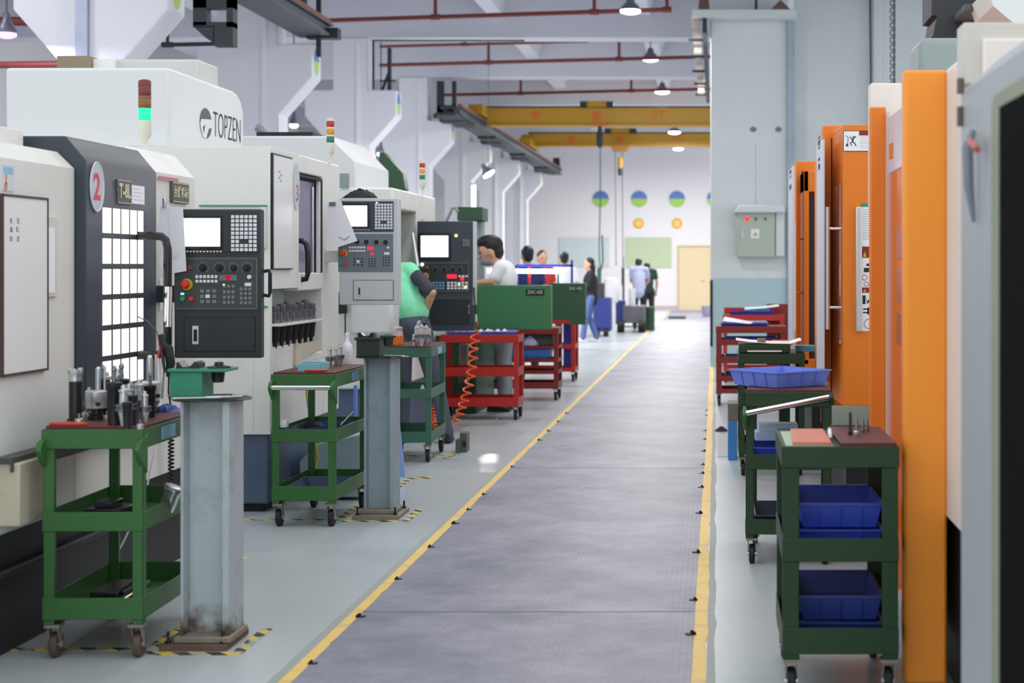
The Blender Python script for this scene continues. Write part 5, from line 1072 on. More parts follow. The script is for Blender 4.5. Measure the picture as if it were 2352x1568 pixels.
# papers on the right trolleys
def sheets(lab, pts, z, m_=PAPER, n=4):
    mb = MB()
    for k in range(n): 
        a = .02*k; c_ = sum((Vector((p[0], p[1], 0)) for p in pts), Vector())/len(pts)
        q = [c_+Matrix.Rotation(a, 3, 'Z')@(Vector((p[0], p[1], 0))-c_) for p in pts]
        mb.prism([(v.x, v.y) for v in q], z+k*.003, z+k*.003+.002, 'z')
    solo('paper_sheets', lab, 'paper', mb, m_)
solo('paper_sheets', 'white sheets lying tilted on the dark red right trolley', 'paper', MB().add([(.07, 16.6, .895), (.36, 16.6, .865), (.40, 16.95, .87), (.09, 16.95, .93), (.07, 16.6, .892), (.36, 16.6, .862), (.40, 16.95, .867), (.09, 16.95, .927)], [(0, 1, 2, 3), (7, 6, 5, 4), (0, 4, 5, 1), (1, 5, 6, 2), (2, 6, 7, 3), (3, 7, 4, 0)]), PAPER)
solo('paper_sheets', 'crumpled white sheet on the red trolley beside the column', 'paper', MB().add([(.38, 19.9, .93), (.60, 19.85, .945), (.80, 19.9, .97), (.80, 20.2, .985), (.6, 20.25, .955), (.36, 20.2, .945), (.38, 19.9, .926), (.60, 19.85, .941), (.80, 19.9, .966), (.80, 20.2, .981), (.6, 20.25, .951), (.36, 20.2, .941)], [(0, 1, 4, 5), (1, 2, 3, 4), (11, 10, 7, 6), (10, 9, 8, 7), (0, 6, 7, 1), (1, 7, 8, 2), (2, 8, 9, 3), (3, 9, 10, 4), (4, 10, 11, 5), (5, 11, 6, 0)]), PAPER)
solo('cyan_box', 'cyan box in the tray on the red trolley beside the column', 'box', MB().box(.42, .68, 19.9, 20.2, .862, .93), mat('cyan_card', '#4FA6C2', .5), bevel=.004)
solo('red_bin', 'dark red bin standing at the back of the right trolleys by the column', 'bin', MB().tray(.66, .93, 20.35, 20.6, 0, .98, .01), DRED)
solo('red_folder', 'bright red folder standing on the left of the red trolley by the column', 'folder', MB().box(.10, .36, 20.1, 20.14, .862, .945), RED)
cs = thing('instrument_case', 'dark green instrument case with white strip on the right trolley with papers', 'case', (.36, 11.1, .86), world=True)
part('case_body', MB().box(.16, .52, 11.0, 11.3, .862, .925), DGREEN, cs, bevel=.01)
part('white_strip', MB().box(.22, .46, 10.994, 11.0, .872, .882), PAPER, cs)
solo('paper_sheets', 'curling white sheet lying on the dark green instrument case', 'paper', MB().add([(.14, 11.0, .955), (.24, 11.0, .942), (.38, 11.0, .932), (.52, 11.0, .93), (.60, 11.0, .955), (.14, 11.25, .96), (.24, 11.25, .947), (.38, 11.25, .937), (.52, 11.25, .935), (.60, 11.25, .96)]+[(.14, 11.0, .952), (.24, 11.0, .939), (.38, 11.0, .929), (.52, 11.0, .927), (.60, 11.0, .952), (.14, 11.25, .957), (.24, 11.25, .944), (.38, 11.25, .934), (.52, 11.25, .932), (.60, 11.25, .957)], [(i, i+1, i+6, i+5) for i in range(4)]+[(i+15, i+16, i+11, i+10) for i in range(4)]+[(i, i+10, i+11, i+1) for i in range(4)]+[(i+6, i+16, i+15, i+5) for i in range(4)]), PAPER)
solo('brown_block', 'small brown block weighing down the curling sheet', 'block', MB().box(.29, .35, 11.02, 11.07, .9395, .965), BROWN, bevel=.003)
jar = thing('lidded_box', 'clear box with a red lid behind the curling sheet', 'box', (.52, 11.9, .0), world=True)
part('box_body', MB().box(X(1780, 11.8), X(1820, 11.8), 11.8, 11.95, Z(812, 11.8), Z(790, 11.8)), mat('clear_plastic_grey', '#C6CCD4', .2), jar, bevel=.006)
part('lid', MB().box(X(1776, 11.8), X(1821, 11.8), 11.78, 11.97, Z(790, 11.8), Z(783, 11.8)), REDB, jar, bevel=.003)
part('stand', MB().box(X(1790, 11.8), X(1815, 11.8), 11.82, 11.93, 0, Z(812, 11.8)), DGREEN, jar)
solo('cyan_case', 'cyan case beside the farthest orange machine', 'case', MB().box(X(1826, 11.3), X(1880, 11.3), 11.2, 11.32, .862, .905), mat('cyan_card', '#4FA6C2', .5), bevel=.003)
# top of nearest right trolley
z4 = .8545
solo('red_board', 'pinkish red board lying on the left of the nearest right trolley', 'board', MB().prism([(.262, 5.37), (.395, 5.36), (.395, 5.80), (.275, 5.80)], z4+.004, z4+.016, 'z'), mat('pink_red_board', '#D8836E', .5, var=.12, scale=9), bevel=.002)
solo('white_board', 'pale green edge board under the pinkish red one', 'board', MB().box(.238, .40, 5.36, 5.82, z4, z4+.004), mat('pale_green_board', '#A9C4A9', .5))
solo('brown_board', 'red brown board on the right half of the nearest right trolley', 'board', MB().prism([(.425, 5.355), (.616, 5.355), (.616, 5.90), (.42, 5.90)], z4, z4+.014, 'z'), PADRED, bevel=.002)
solo('marker_pen', 'white and red marker pen between the two boards on the right trolley', 'pen', MB().cyl((.40, 5.50, z4+.022), (.413, 5.70, z4+.022), .007), PAPER, smooth=True)
gq = thing('splash_plate', 'grey translucent plate standing behind the nearest right trolley', 'plate', (.5, 5.98, 0), world=True)
part('plate', MB().box(X(1911, 5.98), X(1997, 5.98), 5.975, 5.985, z4+.01, Z(932, 5.98)), mat('plate_grey_green', '#93A39A', .35), gq, bevel=.001)
part('plate_foot', MB().box(X(1911, 5.98), X(1997, 5.98), 5.96, 6.0, .8, z4+.01), DGREEN, gq)
pinp = None
for i, (px, py, hh) in enumerate(((1953, 998, .075), (1967, 1000, .06), (1981, 994, .045), (1991, 990, .04))):
    lab = ['tallest dark pin', 'stout steel pin with collar', 'short thin pin', 'shortest pin'][i]+' on the red brown board'
    t = thing('tool_pin', lab, 'pin', onz(px, py, z4+.014), group='pins on the red brown board')
    part('pin', MB().lathe([(.008, 0), (.008, .012), (.0055, .014), (.0055, hh), (.003, hh+.006)], n=14), BLKST if i == 0 else TOOL, t, smooth=True)
    if i == 1: part('collar', MB().lathe([(.011, -.0), (.012, .004), (.012, .014), (.008, .018)], n=14), STEEL, t, smooth=True)
# second trolley top
z2 = .866
zz2 = .8665
bxx = thing('light_blue_box', 'open light blue box on the second green trolley', 'box', (X(718, 8.95), 8.98, zz2), world=True)
part('box_body', MB().tray(X(683, 8.95), X(737, 8.95), 8.95, 9.15, zz2, zz2+.050, .004), SKYBL, bxx, bevel=.002)
solo('steel_ruler', 'long flat steel scraper lying across the light blue box', 'scraper', MB().add([(X(694, 9), 9.0, zz2+.054), (X(757, 9), 9.06, zz2+.094), (X(757, 9), 9.08, zz2+.094), (X(694, 9), 9.03, zz2+.054)]+[(X(694, 9), 9.0, zz2+.050), (X(757, 9), 9.06, zz2+.090), (X(757, 9), 9.08, zz2+.090), (X(694, 9), 9.03, zz2+.050)], [(0, 1, 2, 3), (7, 6, 5, 4), (0, 4, 5, 1), (1, 5, 6, 2), (2, 6, 7, 3), (3, 7, 4, 0)]), STEEL)
G2 = 'tool holders on the second green trolley'
dup(D, onz(757, 846, zz2), .3, 'stacked bright collet holder beside the light blue box', G2, .85)
dup(D, onz(772, 842, zz2), 1.3, 'bright collet holder between the box and the spray bottle', G2, .78)
dup(D, onz(781, 843, zz2), 2.3, 'collet holder right in front of the spray bottle', G2, .9)
dup(E, onz(675, 846, zz2), 2.3, 'tiny black stub at the left of the light blue box', G2, .6)
bt = thing('spray_bottle', 'translucent white bottle on the second green trolley', 'bottle', onz(797, 836, zz2))
part('bottle_body', MB().lathe([(.030, 0), (.034, .005), (.034, .10), (.028, .125), (.014, .14), (.012, .17)], n=24), mat('bottle_white', '#E4E4EC', .35), bt, smooth=True)
part('cap', MB().lathe([(.013, .165), (.014, .19), (.006, .195)], n=16), mat('bottle_white', '#E4E4EC', .35), bt, smooth=True)
part('round_logo', MB().tube([(.012+.012*math.cos(t*math.pi/8), -.0345, .065+.014*math.sin(t*math.pi/8)) for t in range(17)], .0012, 5), INKG, bt)
solo('red_cloth', 'red cloth strip at the front edge of the second green trolley', 'cloth', MB().prism([(-2.33, 8.86), (-2.21, 8.855), (-2.205, 8.89), (-2.25, 8.91), (-2.32, 8.90)], zz2+.009, zz2+.022, 'z'), PADBR, bevel=.004)
solo('steel_lever', 'steel lever leaning in the middle tray of the second green trolley', 'lever', MB().cyl((X(782, 9.3), 9.3, .53), (X(807, 9.3), 9.35, .605), .007), STEEL, smooth=True)
solo('black_cloth', 'black cloth heap in the middle blue tray of the second green trolley', 'cloth', ragmesh(-2.36, 9.1, .545, .08, .12, .03, 8), BLACK)
solo('white_plug', 'white block hanging at the left end of the middle blue tray', 'block', MB().box(-2.47, -2.435, 8.87, 8.93, .557, .60), PAPER, bevel=.004)
solo('yellow_hose', 'yellow hose hanging behind the second green trolley', 'hose', MB().tube([(X(716, 9.9), 9.75, Z(880, 9.75)), (X(722, 9.9), 9.75, Z(930, 9.75)), (X(733, 9.9), 9.75, Z(985, 9.75)), (X(744, 9.9), 9.75, Z(1050, 9.75)), (X(735, 9.9), 9.75, Z(1090, 9.75))], .008, 8), mat('hose_yellow', '#C9B648', .5), smooth=True)
solo('coolant_tank', 'pale blue grey coolant tank low behind the second green trolley', 'tank', MB().prism([(-2.62, 0.02), (-2.23, .02), (-2.23, .42), (-2.50, .36), (-2.62, .25)], 9.85, 10.5), mat('coolant_tank_blue', '#A3BAC4', .5, var=.08), bevel=.01)
GR = 'tool holders in the rack of the machine lettered TOPZEN'
rack_l = ['first black tool holder from the left in the window rack', 'second tool holder from the left in the window rack', 'third tool holder in the window rack', 'middle tool holder in the window rack', 'fifth tool holder in the window rack', 'sixth tool holder in the window rack', 'rightmost tool holder in the window rack']
for i in range(7):
    t = thing('rack_holder', rack_l[i], 'tool holder', (-2.665, 9.47+i*.14, Z(741, 9.6)+.0005), group=GR)
    part('body', MB().lathe([(.036, 0), (.036, .008), (.028, .012), (.028, .05), (.032, .055), (.032, .07)], n=18), TOOL, t, smooth=True)
    part('nut', MB().lathe([(.024, .07), (.028, .075), (.028, .10+(i % 3)*.012), (.015, .105+(i % 3)*.012)], n=18), TOOL, t, smooth=True)
# third trolley
z3 = .8745
solo('orange_box', 'orange plastic box on the bluish green trolley', 'box', MB().box(X(900, 12.0), X(927, 12.0), 11.85, 12.0, z3, z3+.075), ORP, bevel=.005)
jr = thing('glass_jar', 'clear lidded jar behind the orange box', 'jar', (X(915, 12.15), 12.15, z3))
part('jar_body', MB().lathe([(.03, 0), (.034, .01), (.034, .09), (.028, .1)], n=18), mat('jar_glass', '#AEB6BE', .2), jr, smooth=True)
part('jar_lid', MB().lathe([(.03, .1), (.032, .105), (.032, .125), (.02, .13)], n=18), ALU, jr, smooth=True)
G3 = 'tool holders on the bluish green trolley'
for i, (px, py, s_, p) in enumerate(((957, 793, 1., D), (968, 795, 1.1, D), (979, 792, 1., D), (963, 787, 1.15, D), (973, 788, 1., C), (986, 790, .8, D), (950, 795, .6, D))):
    dup(p, onz(px, py, z3), i, ['left bright holder', 'front bright holder', 'right bright holder', 'rear bright holder', 'tallest thin drill', 'small far right holder', 'small far left holder'][i]+' on the bluish green trolley', G3, s_)
hosem = []
solo('hose_bundle', 'orange hose bundle hanging inside the bluish green trolley', 'hose', MB().tube([(-2.20+.018*math.cos(t*.8)+t*.0006, 12.1+.02*math.sin(t*.8), .40-t*.0033) for t in range(56)], .006, 6), HOSE, smooth=True)
solo('white_rag', 'small white crumpled rag on the middle shelf of the bluish green trolley', 'rag', ragmesh(-2.22, 11.85, .484, .03, .03, .09, 12), PAPER)
solo('white_rag', 'second small white rag left of the first on the bluish green trolley', 'rag', ragmesh(-2.30, 11.9, .484, .04, .03, .04, 13), PAPER)
# coiled orange air hose
y = 14.3; pts = []
path = [(1096, 742), (1093, 765), (1088, 800), (1085, 840), (1078, 880), (1068, 915), (1058, 945), (1046, 972)]
pts = [(X(1093, 13.75), 13.75, Z(735, 13.75)), (X(1097, 13.9), 13.9, Z(745, 13.9)), (X(1090, 14.1), 14.1, Z(757, 14.1))]
N_ = 150
for i in range(N_+1):
    u = i/N_*(len(path)-2)+1; k = min(int(u), len(path)-2); fr = u-k
    px = path[k][0]*(1-fr)+path[k+1][0]*fr; py = path[k][1]*(1-fr)+path[k+1][1]*fr
    a = i/N_*2*math.pi*11.5; pts.append((X(px, y)+.040*math.cos(a), y+.040*math.sin(a), Z(py, y)+.006*math.sin(a)))
oh = thing('air_hose', 'coiled orange air hose hanging in front of the nearest red trolley', 'hose', (X(1085, y), y, Z(972, y)), world=True)
part('coil', MB().tube(pts, .0085, 8), HOSE, oh, smooth=True)
part('connector', MB().cyl((X(1094, 13.75), 13.74, Z(738, 13.75)), (X(1093, 13.75), 13.74, Z(722, 13.75)), .011), CHROME, oh, smooth=True)
part('black_lead', MB().tube([(X(1093, 13.75), 13.74, Z(722, 13.75)), (X(1090, 13.75), 13.74, Z(690, 13.75)), (X(1088, 13.75), 13.76, Z(660, 13.75))], .007, 6), BLACK, oh, smooth=True)
vb = thing('steel_fixture', 'small grey stepped steel block standing alone on the floor', 'block', (X(1062, 12.5), 12.4, 0), world=True)
part('tall_jaw', MB().box(X(1056, 12.4), X(1072, 12.4), 12.4, 12.55, 0, .155), BASEBLK if False else mat('fixture_grey_green', '#5C6660', .5, .3, var=.15), vb, bevel=.004)
part('low_jaw', MB().box(X(1047, 12.35), X(1056, 12.35), 12.33, 12.5, 0, .11), mat('fixture_grey_green', '#5C6660', .5, .3, var=.15), vb, bevel=.004)
part('dark_slot', MB().box(X(1063, 12.4), X(1070, 12.4), 12.392, 12.4, .045, .09), BLACK, vb)
bs = thing('blue_sign_board', 'light blue folding board standing behind the blue grey post', 'board', (X(915, 11.0), 11.0, 0), world=True)
y = 10.95
part('front_leaf', MB().prism([(X(898, y), Z(870, y)), (X(907, y), Z(880, y)), (X(930, y), .0), (X(915, y), .0), (X(905, y), .12)], y, y+.02), BLUEL, bs)
part('back_leaf', MB().prism([(X(888, y), Z(885, y)), (X(900, y), Z(870, y)), (X(905, y), .02), (X(890, y), .02)], y+.1, y+.12), BLUEL, bs)
solo('blue_board', 'blue panel strip seen between the second trolley and the post', 'board', MB().box(X(812, 10.2), X(819, 10.2), 10.2, 10.23, .0, Z(885, 10.2)), BLUEP2)
# far left red trolley contents
solo('grey_box', 'grey crate on the upper shelf of the dark red trolley on the left', 'crate', MB().box(-2.42, -1.80, 17.3, 17.55, .605, .72), mat('crate_grey', '#5E6064', .6), bevel=.004)
solo('white_bundle', 'pale wrapped bundle in front of the grey crate', 'bundle', ragmesh(-2.05, 17.27, .604, .09, .05, .10, 21), mat('bundle_lilac', '#AEB4D6', .7))
solo('blue_sheet', 'blue sheet standing inside the farther red trolley', 'sheet', MB().box(-1.98, -1.86, 20.3, 20.33, .18, .76), BLUEP)
# things around the right trolleys
solo('cardboard_box', 'grey brown box stacked on the blue container behind the right trolleys', 'box', MB().box(.09, .17, 11.9, 12.2, .30, .43), mat('box_grey_brown', '#7A756A', .7), bevel=.004)
solo('blue_canister', 'blue container on the floor beside the papered trolley', 'container', MB().box(.09, .16, 11.9, 12.2, 0, .30), mat('container_blue', '#3E86CC', .5), bevel=.006)
solo('papers_box', 'blue and white flat box on the shelf of the slanting handle trolley', 'box', MB().box(.20, .44, 8.05, 8.2, .5755, .62).box(.22, .42, 8.06, 8.19, .62, .66), mat('box_white_blue', '#B9D2E6', .5), bevel=.003)
solo('dark_rag', 'dark rag on the floor beside the right yellow line', 'rag', ragmesh(X(1657, 14), 14.0, 0, .06, .05, .04, 31), BLACK)
solo('floor_plate', 'grey floor plate left of the right trolleys', 'floor plate', MB().box(.01, .17, 12.1, 13.6, 0, .003), mat('plate_floor_grey', '#8E969C', .5))

# ================================================================== FAR CARTS
ct_ = thing('blue_bin_cart', 'blue bin cart behind the person in the black cardigan', 'cart', (-2.3, 33, 0), world=True)
y = 33
part('bin', MB().box(X(1362, y), X(1402, y), y, y+.6, .1, Z(683, y)), BLUED, ct_, bevel=.02)
part('load', MB().box(X(1364, y), X(1386, y), y, y+.5, Z(684, y), Z(650, y)), mat('load_dark_brown', '#3E3638', .6), ct_, bevel=.02)
for px in (1372, 1392): part('wheel', MB().cyl((X(px, y)-.05, y, .09), (X(px, y)+.05, y, .09), .09), BLACK, ct_)
solo('white_sack', 'white sack standing beside the blue bin cart', 'sack', MB().lathe([(.14, 0), (.18, .1), (.19, .35), (.14, .52), (.05, .55)], (X(1400, 34), 34.5, Z(695, 34.5)), 14).box(X(1392, 34)-.02, X(1408, 34)+.02, 34.4, 34.6, 0, Z(694, 34.5)), TEEW, smooth=True)
gc = thing('platform_cart', 'grey wheeled cart in front of the person in the pale blue shirt', 'cart', (-2.0, 35, 0), world=True)
y = 35
part('box', MB().box(X(1430, y), X(1480, y), y, y+.7, Z(742, y), Z(702, y)), mat('cart_grey', '#6A6A70', .5, var=.1), gc, bevel=.02)
part('blue_part', MB().box(X(1412, y), X(1434, y), y+.1, y+.6, Z(745, y), Z(690, y)), BLUED, gc, bevel=.02)
part('white_can', MB().cyl((X(1451, y), y+.2, Z(702, y)), (X(1451, y), y+.2, Z(662, y)), .075), TEEW, gc, smooth=True)
for px in (1426, 1474): part('wheel', MB().cyl((X(px, y)-.08, y, .13), (X(px, y)+.08, y, .13), .13), BLACK, gc, bevel=.02)
part('axle', MB().box(X(1426, y), X(1474, y), y-.02, y+.02, .12, .15), BRKT, gc)
for px, lab in ((1488, 'green drum'),): solo('green_drum', 'dark green drum to the right of the grey wheeled cart', 'drum', MB().cyl((X(1492, 36), 36, 0), (X(1492, 36), 36, .55), .12), EDMG2, bevel=.01)
solo('floor_broom', 'dark flat broom head on the floor near the far wall', 'broom', MB().box(X(1535, 44), X(1575, 44), 44, 44.5, .005, .07), BRKT, bevel=.02)
solo('grey_tub', 'small grey lilac tub at the foot of the right column, far away', 'tub', MB().lathe([(.10, 0), (.13, .2), (.14, .32)], (X(1622, 46), 46, 0), 14), mat('tub_lilac', '#9A9AB6', .6), smooth=True)
solo('hanging_jacket', 'dark jacket hanging on a post before the pale green board', 'jacket', MB().prism([(X(1429, 40), Z(700, 40)), (X(1434, 40), Z(700, 40)), (X(1434, 40), Z(618, 40)), (X(1430, 40), Z(612, 40))], 40, 40.08).box(X(1431, 40), X(1432.5, 40), 40.03, 40.05, 0, Z(590, 40)), mat('jacket_dark_green', '#24403A', .8), bevel=.01)
# ================================================================== PEOPLE
def remeshed(name, mb, m, parent, vox, label=None, it=4):
    o = part(name, mb, m, parent, label=label)
    r = o.modifiers.new('Remesh', 'REMESH'); r.mode = 'VOXEL'; r.voxel_size = vox; r.use_smooth_shade = True
    s = o.modifiers.new('Smooth', 'SMOOTH'); s.factor = .5; s.iterations = it
    return o
def limb(mb, pts, rs, n=14):
    # finely stepped so that joints round off
    P_, R_ = [], []
    for i in range(len(pts)-1):
        a, b = Vector(pts[i]), Vector(pts[i+1])
        for k in range(4): P_.append(a.lerp(b, k/4)); R_.append(rs[i]+(rs[i+1]-rs[i])*k/4)
    P_.append(Vector(pts[-1])); R_.append(rs[-1]); mb.tube(P_, R_, n)
    for p, r in zip(pts, rs): mb.ball(p, r*.99)
    return mb
def person(label, x, y, rz, h=1.7, pose=None, shirt=TEEW, trousers=BLKP, shoes=SHOEB, sleeve='short', vox=.016, hair='short', head_pitch=0, head_yaw=0, mask=False, tail=.0, sleevem=None, headscale=1., crop=False):
    s = h/1.7
    J = dict(pelvis=(0, 0, .93), waist=(0, 0, 1.09), chest=(0, 0, 1.27), neck=(0, 0, 1.43), head=(.03, 0, 1.575),
             shL=(0, .17, 1.385), elL=(-.01, .23, 1.12), wrL=(.07, .22, .90), shR=(0, -.17, 1.385), elR=(-.01, -.23, 1.12), wrR=(.07, -.22, .90),
             hipL=(0, .085, .90), knL=(.02, .10, .50), anL=(-.01, .10, .09), hipR=(0, -.085, .90), knR=(.02, -.10, .50), anR=(-.01, -.10, .09))
    J.update(pose or {}); J = {k: Vector(v)*s for k, v in J.items()}
    t = thing('person', label, 'person', (x, y, 0), rz)
    V = lambda k: J[k]
    hr = Matrix.Rotation(head_yaw, 3, 'Z')@Matrix.Rotation(head_pitch, 3, 'Y')
    hs = s*headscale
    def hp(f, l, u): return V('head')+hr@Vector((f, l, u))*hs
    b = MB()
    def blob(mb, c, e, q=None):
        tmp = MB().ball((0, 0, 0), 1., 16, 12, e); R = q or Matrix.Identity(3); mb.add([Vector(c)+R@v for v in tmp.v], tmp.f)
    blob(b, hp(0, 0, .02), (.097*hs, .077*hs, .112*hs), hr); blob(b, hp(.032, 0, -.055), (.058*hs, .056*hs, .062*hs), hr)
    b.tube([hp(.085, 0, .02), hp(.112, 0, -.022), hp(.098, 0, -.036)], [.010*hs, .015*hs, .008*hs], 8)
    for q in (-1, 1): blob(b, hp(-.005, q*.079, -.005), (.02*hs, .009*hs, .032*hs), hr)
    blob(b, hp(.086, 0, -.062), (.012*hs, .024*hs, .010*hs), hr); blob(b, hp(.082, 0, .038), (.016*hs, .05*hs, .010*hs), hr)
    limb(b, [V('neck')+Vector((0, 0, -.03*s)), hp(-.012, 0, -.05)], [.055*s, .050*s])
    tor = lambda mb, g: (blob(mb, V('chest'), ((.108+g)*s, (.155+g)*s, (.165+g)*s)), blob(mb, V('waist'), ((.098+g)*s, (.135+g)*s, (.14+g)*s)), blob(mb, V('pelvis'), ((.108+g)*s, (.150+g)*s, (.12+g)*s)),
                         limb(mb, [V('pelvis'), V('waist'), V('chest'), (V('shL')+V('shR'))/2], [(.10+g)*s, (.095+g)*s, (.105+g)*s, (.075+g)*s]),
                         limb(mb, [V('shL'), (V('shL')+V('shR'))/2+Vector((0, 0, .02*s)), V('shR')], [(.052+g)*s, (.058+g)*s, (.052+g)*s]))
    tor(b, 0)
    for q in 'LR':
        limb(b, [V('sh'+q), V('el'+q), V('wr'+q)], [.046*s, .038*s, .026*s])
        limb(b, [V('hip'+q), V('kn'+q), V('an'+q)], [.078*s, .055*s, .036*s]); limb(b, [V('an'+q), V('an'+q)+Vector((.11, 0, -.05))*s], [.035*s, .025*s])
        d = (V('wr'+q)-V('el'+q)).normalized(); sd = d.cross(Vector((0, 0, 1)));
        if sd.length < .2: sd = d.cross(Vector((1, 0, 0)))
        sd.normalize(); up = sd.cross(d); w0 = V('wr'+q)
        R = Matrix((d, sd, up)).transposed()
        blob(b, w0+d*.05*s, (.050*s, .036*s, .016*s), R)
        for k, (off, ln) in enumerate(((-.027, .068), (-.009, .078), (.009, .074), (.027, .058))):
            a0 = w0+d*.085*s+sd*off*s; b.tube([a0-d*.02*s, a0+d*ln*.5*s-up*.004*s, a0+d*ln*s-up*.02*s], [.0095*s, .009*s, .0075*s], 8)
        a0 = w0+d*.03*s-sd*.03*s; b.tube([a0, a0+d*.03*s-sd*.025*s, a0+d*.065*s-sd*.03*s], [.012*s, .010*s, .008*s], 8)
    remeshed('body', b, SKIN, t, vox*.75)
    c = MB()
    if crop:
        g = .016; blob(c, V('chest'), ((.108+g)*s, (.155+g)*s, (.165+g)*s)); blob(c, V('waist')+Vector((0, -.02, -.03))*s, ((.112+g)*s, (.146+g)*s, (.12+g)*s))
        blob(c, V('waist'), ((.11+g)*s, (.15+g)*s, (.145)*s)); limb(c, [V('waist').lerp(V('chest'), .0), V('waist').lerp(V('chest'), .6), V('chest')], [(.125+g)*s, (.13+g)*s, (.12+g)*s])
        limb(c, [V('waist')+Vector((-.01, -.02, -.03))*s, V('chest'), (V('shL')+V('shR'))/2], [(.105+g)*s, (.105+g)*s, (.075+g)*s]); limb(c, [V('shL'), (V('shL')+V('shR'))/2+Vector((0, 0, .02*s)), V('shR')], [.066*s, .074*s, .066*s])
    else: tor(c, .014)
    for q in 'LR':
        e = V('sh'+q).lerp(V('el'+q), .62)
        if sleeve == 'short': limb(c, [V('sh'+q), e], [.064*s, .058*s])
        elif sleeve == 'cap': limb(c, [V('sh'+q), V('sh'+q).lerp(V('el'+q), .2)], [.066*s, .062*s])
        elif sleeve == 'long': limb(c, [V('sh'+q), V('el'+q), V('el'+q).lerp(V('wr'+q), .92)], [.062*s, .052*s, .042*s])
        elif sleeve == 'elbow': limb(c, [V('sh'+q), V('el'+q)], [.064*s, .056*s])
    if tail: limb(c, [V('pelvis')+Vector((0, 0, -.02-tail))*s, V('waist'), V('chest')], [.155*s, .15*s, .15*s])
    sh = remeshed('shirt', c, shirt, t, vox)
    if sleevem:
        for q in 'LR':
            m_ = MB(); limb(m_, [V('sh'+q).lerp(V('el'+q), .25), V('sh'+q).lerp(V('el'+q), .9)], [.060*s, .054*s]); remeshed('sleeve', m_, sleevem, sh, vox)
    p = MB(); blob(p, V('pelvis'), (.118*s, .158*s, .115*s))
    for q in 'LR': limb(p, [V('hip'+q), V('kn'+q), V('an'+q)+Vector((0, 0, -.01*s))], [.094*s, .070*s, .058*s])
    remeshed('trousers', p, trousers, t, vox)
    for q in 'LR':
        m_ = MB(); a = V('an'+q)
        blob(m_, a+Vector((.055, 0, -.042))*s, (.125*s, .042*s, .034*s)); blob(m_, a+Vector((-.01, 0, -.02))*s, (.05*s, .038*s, .05*s)); m_.box(a.x-.06*s, a.x+.17*s, a.y-.04*s, a.y+.04*s, a.z-.088*s, a.z-.066*s)
        remeshed('shoe', m_, shoes, t, .012, it=2)
    hm = MB(); blob(hm, hp(-.022, 0, .055), (.098*hs, .085*hs, .092*hs), hr); blob(hm, hp(-.052, 0, .0), (.060*hs, .072*hs, .078*hs), hr)
    if hair == 'full': blob(hm, hp(.01, 0, .10), (.095*hs, .08*hs, .055*hs), hr); blob(hm, hp(.08, 0, .098), (.040*hs, .055*hs, .026*hs), hr)
    if hair == 'long': limb(hm, [hp(-.03, 0, .04), hp(-.07, 0, -.08), hp(-.09, 0, -.22)], [.085*hs, .07*hs, .045*hs])
    remeshed('hair', hm, HAIR, t, .011 if vox < .02 else .016)
    for q in (-1, 1): part('eye', MB().ball(hp(.088, q*.031, .012), .0095*hs), HAIR, t, smooth=True)
    if mask:
        mk = MB(); blob(mk, hp(.042, 0, -.066), (.060*hs, .060*hs, .050*hs), hr); blob(mk, hp(.088, 0, -.06), (.018*hs, .03*hs, .026*hs), hr); limb(mk, [hp(.05, .06, -.035), hp(.0, .082, -.01)], [.006*hs, .005*hs], 6); remeshed('face_mask', mk, MASK, t, .009)
    return t
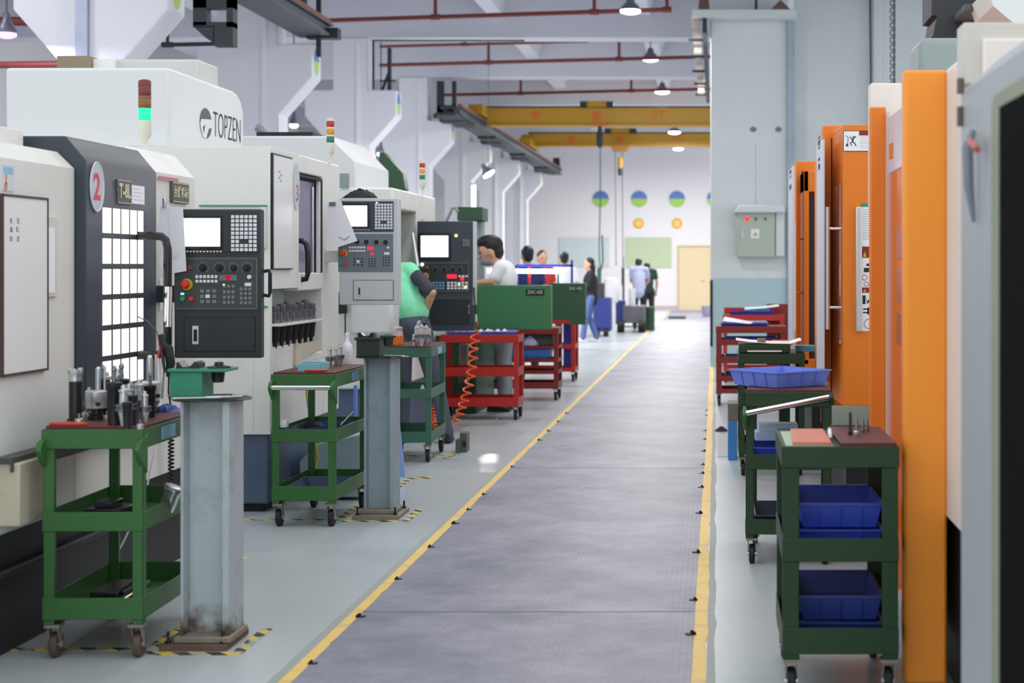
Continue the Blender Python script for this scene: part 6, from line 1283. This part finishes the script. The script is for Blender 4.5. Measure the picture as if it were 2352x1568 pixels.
# man in mint green, leaning into the machine, seen from behind
bx_ = X(952, 13.1)
person('person in a mint green shirt and dark trousers bending over at the white machine', bx_-.03, 13.15, math.pi/2, 1.74,
       dict(pelvis=(0, -.0, .95), waist=(.03, .045, 1.10), chest=(.07, .135, 1.26), neck=(.16, .25, 1.40), head=(.28, .34, 1.44),
            shL=(.12, .33, 1.34), shR=(.06, .03, 1.41), elL=(.28, .30, 1.10), wrL=(.45, .26, 1.08), elR=(-.06, -.175, 1.225), wrR=(.06, -.10, 1.06),
            hipL=(0, .085, .88), hipR=(0, -.085, .88), knL=(.03, .08, .47), anL=(-.05, .07, .09), knR=(.02, -.19, .47), anR=(-.09, -.30, .09)),
       shirt=MINT, trousers=SLATE, shoes=SHOEB, sleeve='cap', crop=True, sleevem=SLEEVE, vox=.012, head_pitch=.5)
person('person in a white T-shirt with a face mask reaching towards the navy control panel', X(1160, 16), 16.0, math.pi, 1.79,
       dict(chest=(.0, 0, 1.28), neck=(.05, 0, 1.425), head=(.135, 0, 1.535), shL=(.03, .16, 1.38), elL=(.10, .20, 1.25), wrL=(.32, .16, 1.24), shR=(.03, -.16, 1.38), elR=(.12, -.2, 1.23), wrR=(.34, -.12, 1.25)),
       shirt=TEEW, trousers=GREYP, shoes=SHOEB, vox=.012, head_pitch=.22, hair='full', mask=True, headscale=1.12)
person('person in a navy shirt standing behind the glowing tube', X(1212, 22), 22, math.radians(115), 1.74, shirt=NAVYC, vox=.02, headscale=1.05)
person('person in a red shirt looking right, next to the one in navy', X(1244, 26), 26, math.radians(-60), 1.73, shirt=REDC, vox=.022, sleeve='short')
person('person in a white shirt seen from behind inside the blue frame', X(1296, 28), 28, math.pi/2, 1.72, shirt=TEEW, vox=.022)
person('person with long hair in a black cardigan and blue jeans with white shoes', X(1356, 30.6), 30.6, math.radians(190), 1.63,
       dict(elL=(.06, .2, 1.12), wrL=(.24, .08, 1.16), elR=(.06, -.2, 1.12), wrR=(.24, -.06, 1.14), anL=(.16, .07, .09), knL=(.1, .08, .5), anR=(-.14, -.06, .09)), shirt=BLKC, trousers=DENIM, shoes=SHOEW, sleeve='long', hair='long', tail=.06, vox=.02)
person('person in a pale blue shirt bending over the grey wheeled cart, back turned', X(1468, 37), 37, math.pi/2, 1.72,
       dict(neck=(.08, .0, 1.40), head=(.16, .02, 1.50), chest=(.03, 0, 1.25), elL=(.12, .2, 1.12), wrL=(.3, .1, 1.0), elR=(.12, -.22, 1.12), wrR=(.3, -.12, 1.0)), shirt=LBC, trousers=BLKP, tail=.06, vox=.022, head_pitch=.6)
person('person in dark green mostly hidden behind the one in pale blue', X(1488, 38.3), 38.3, math.radians(100), 1.66, dict(neck=(.08, .0, 1.38), head=(.16, .0, 1.46)), shirt=mat('jacket_dark_green', '#24403A', .8), vox=.022, head_pitch=.5)
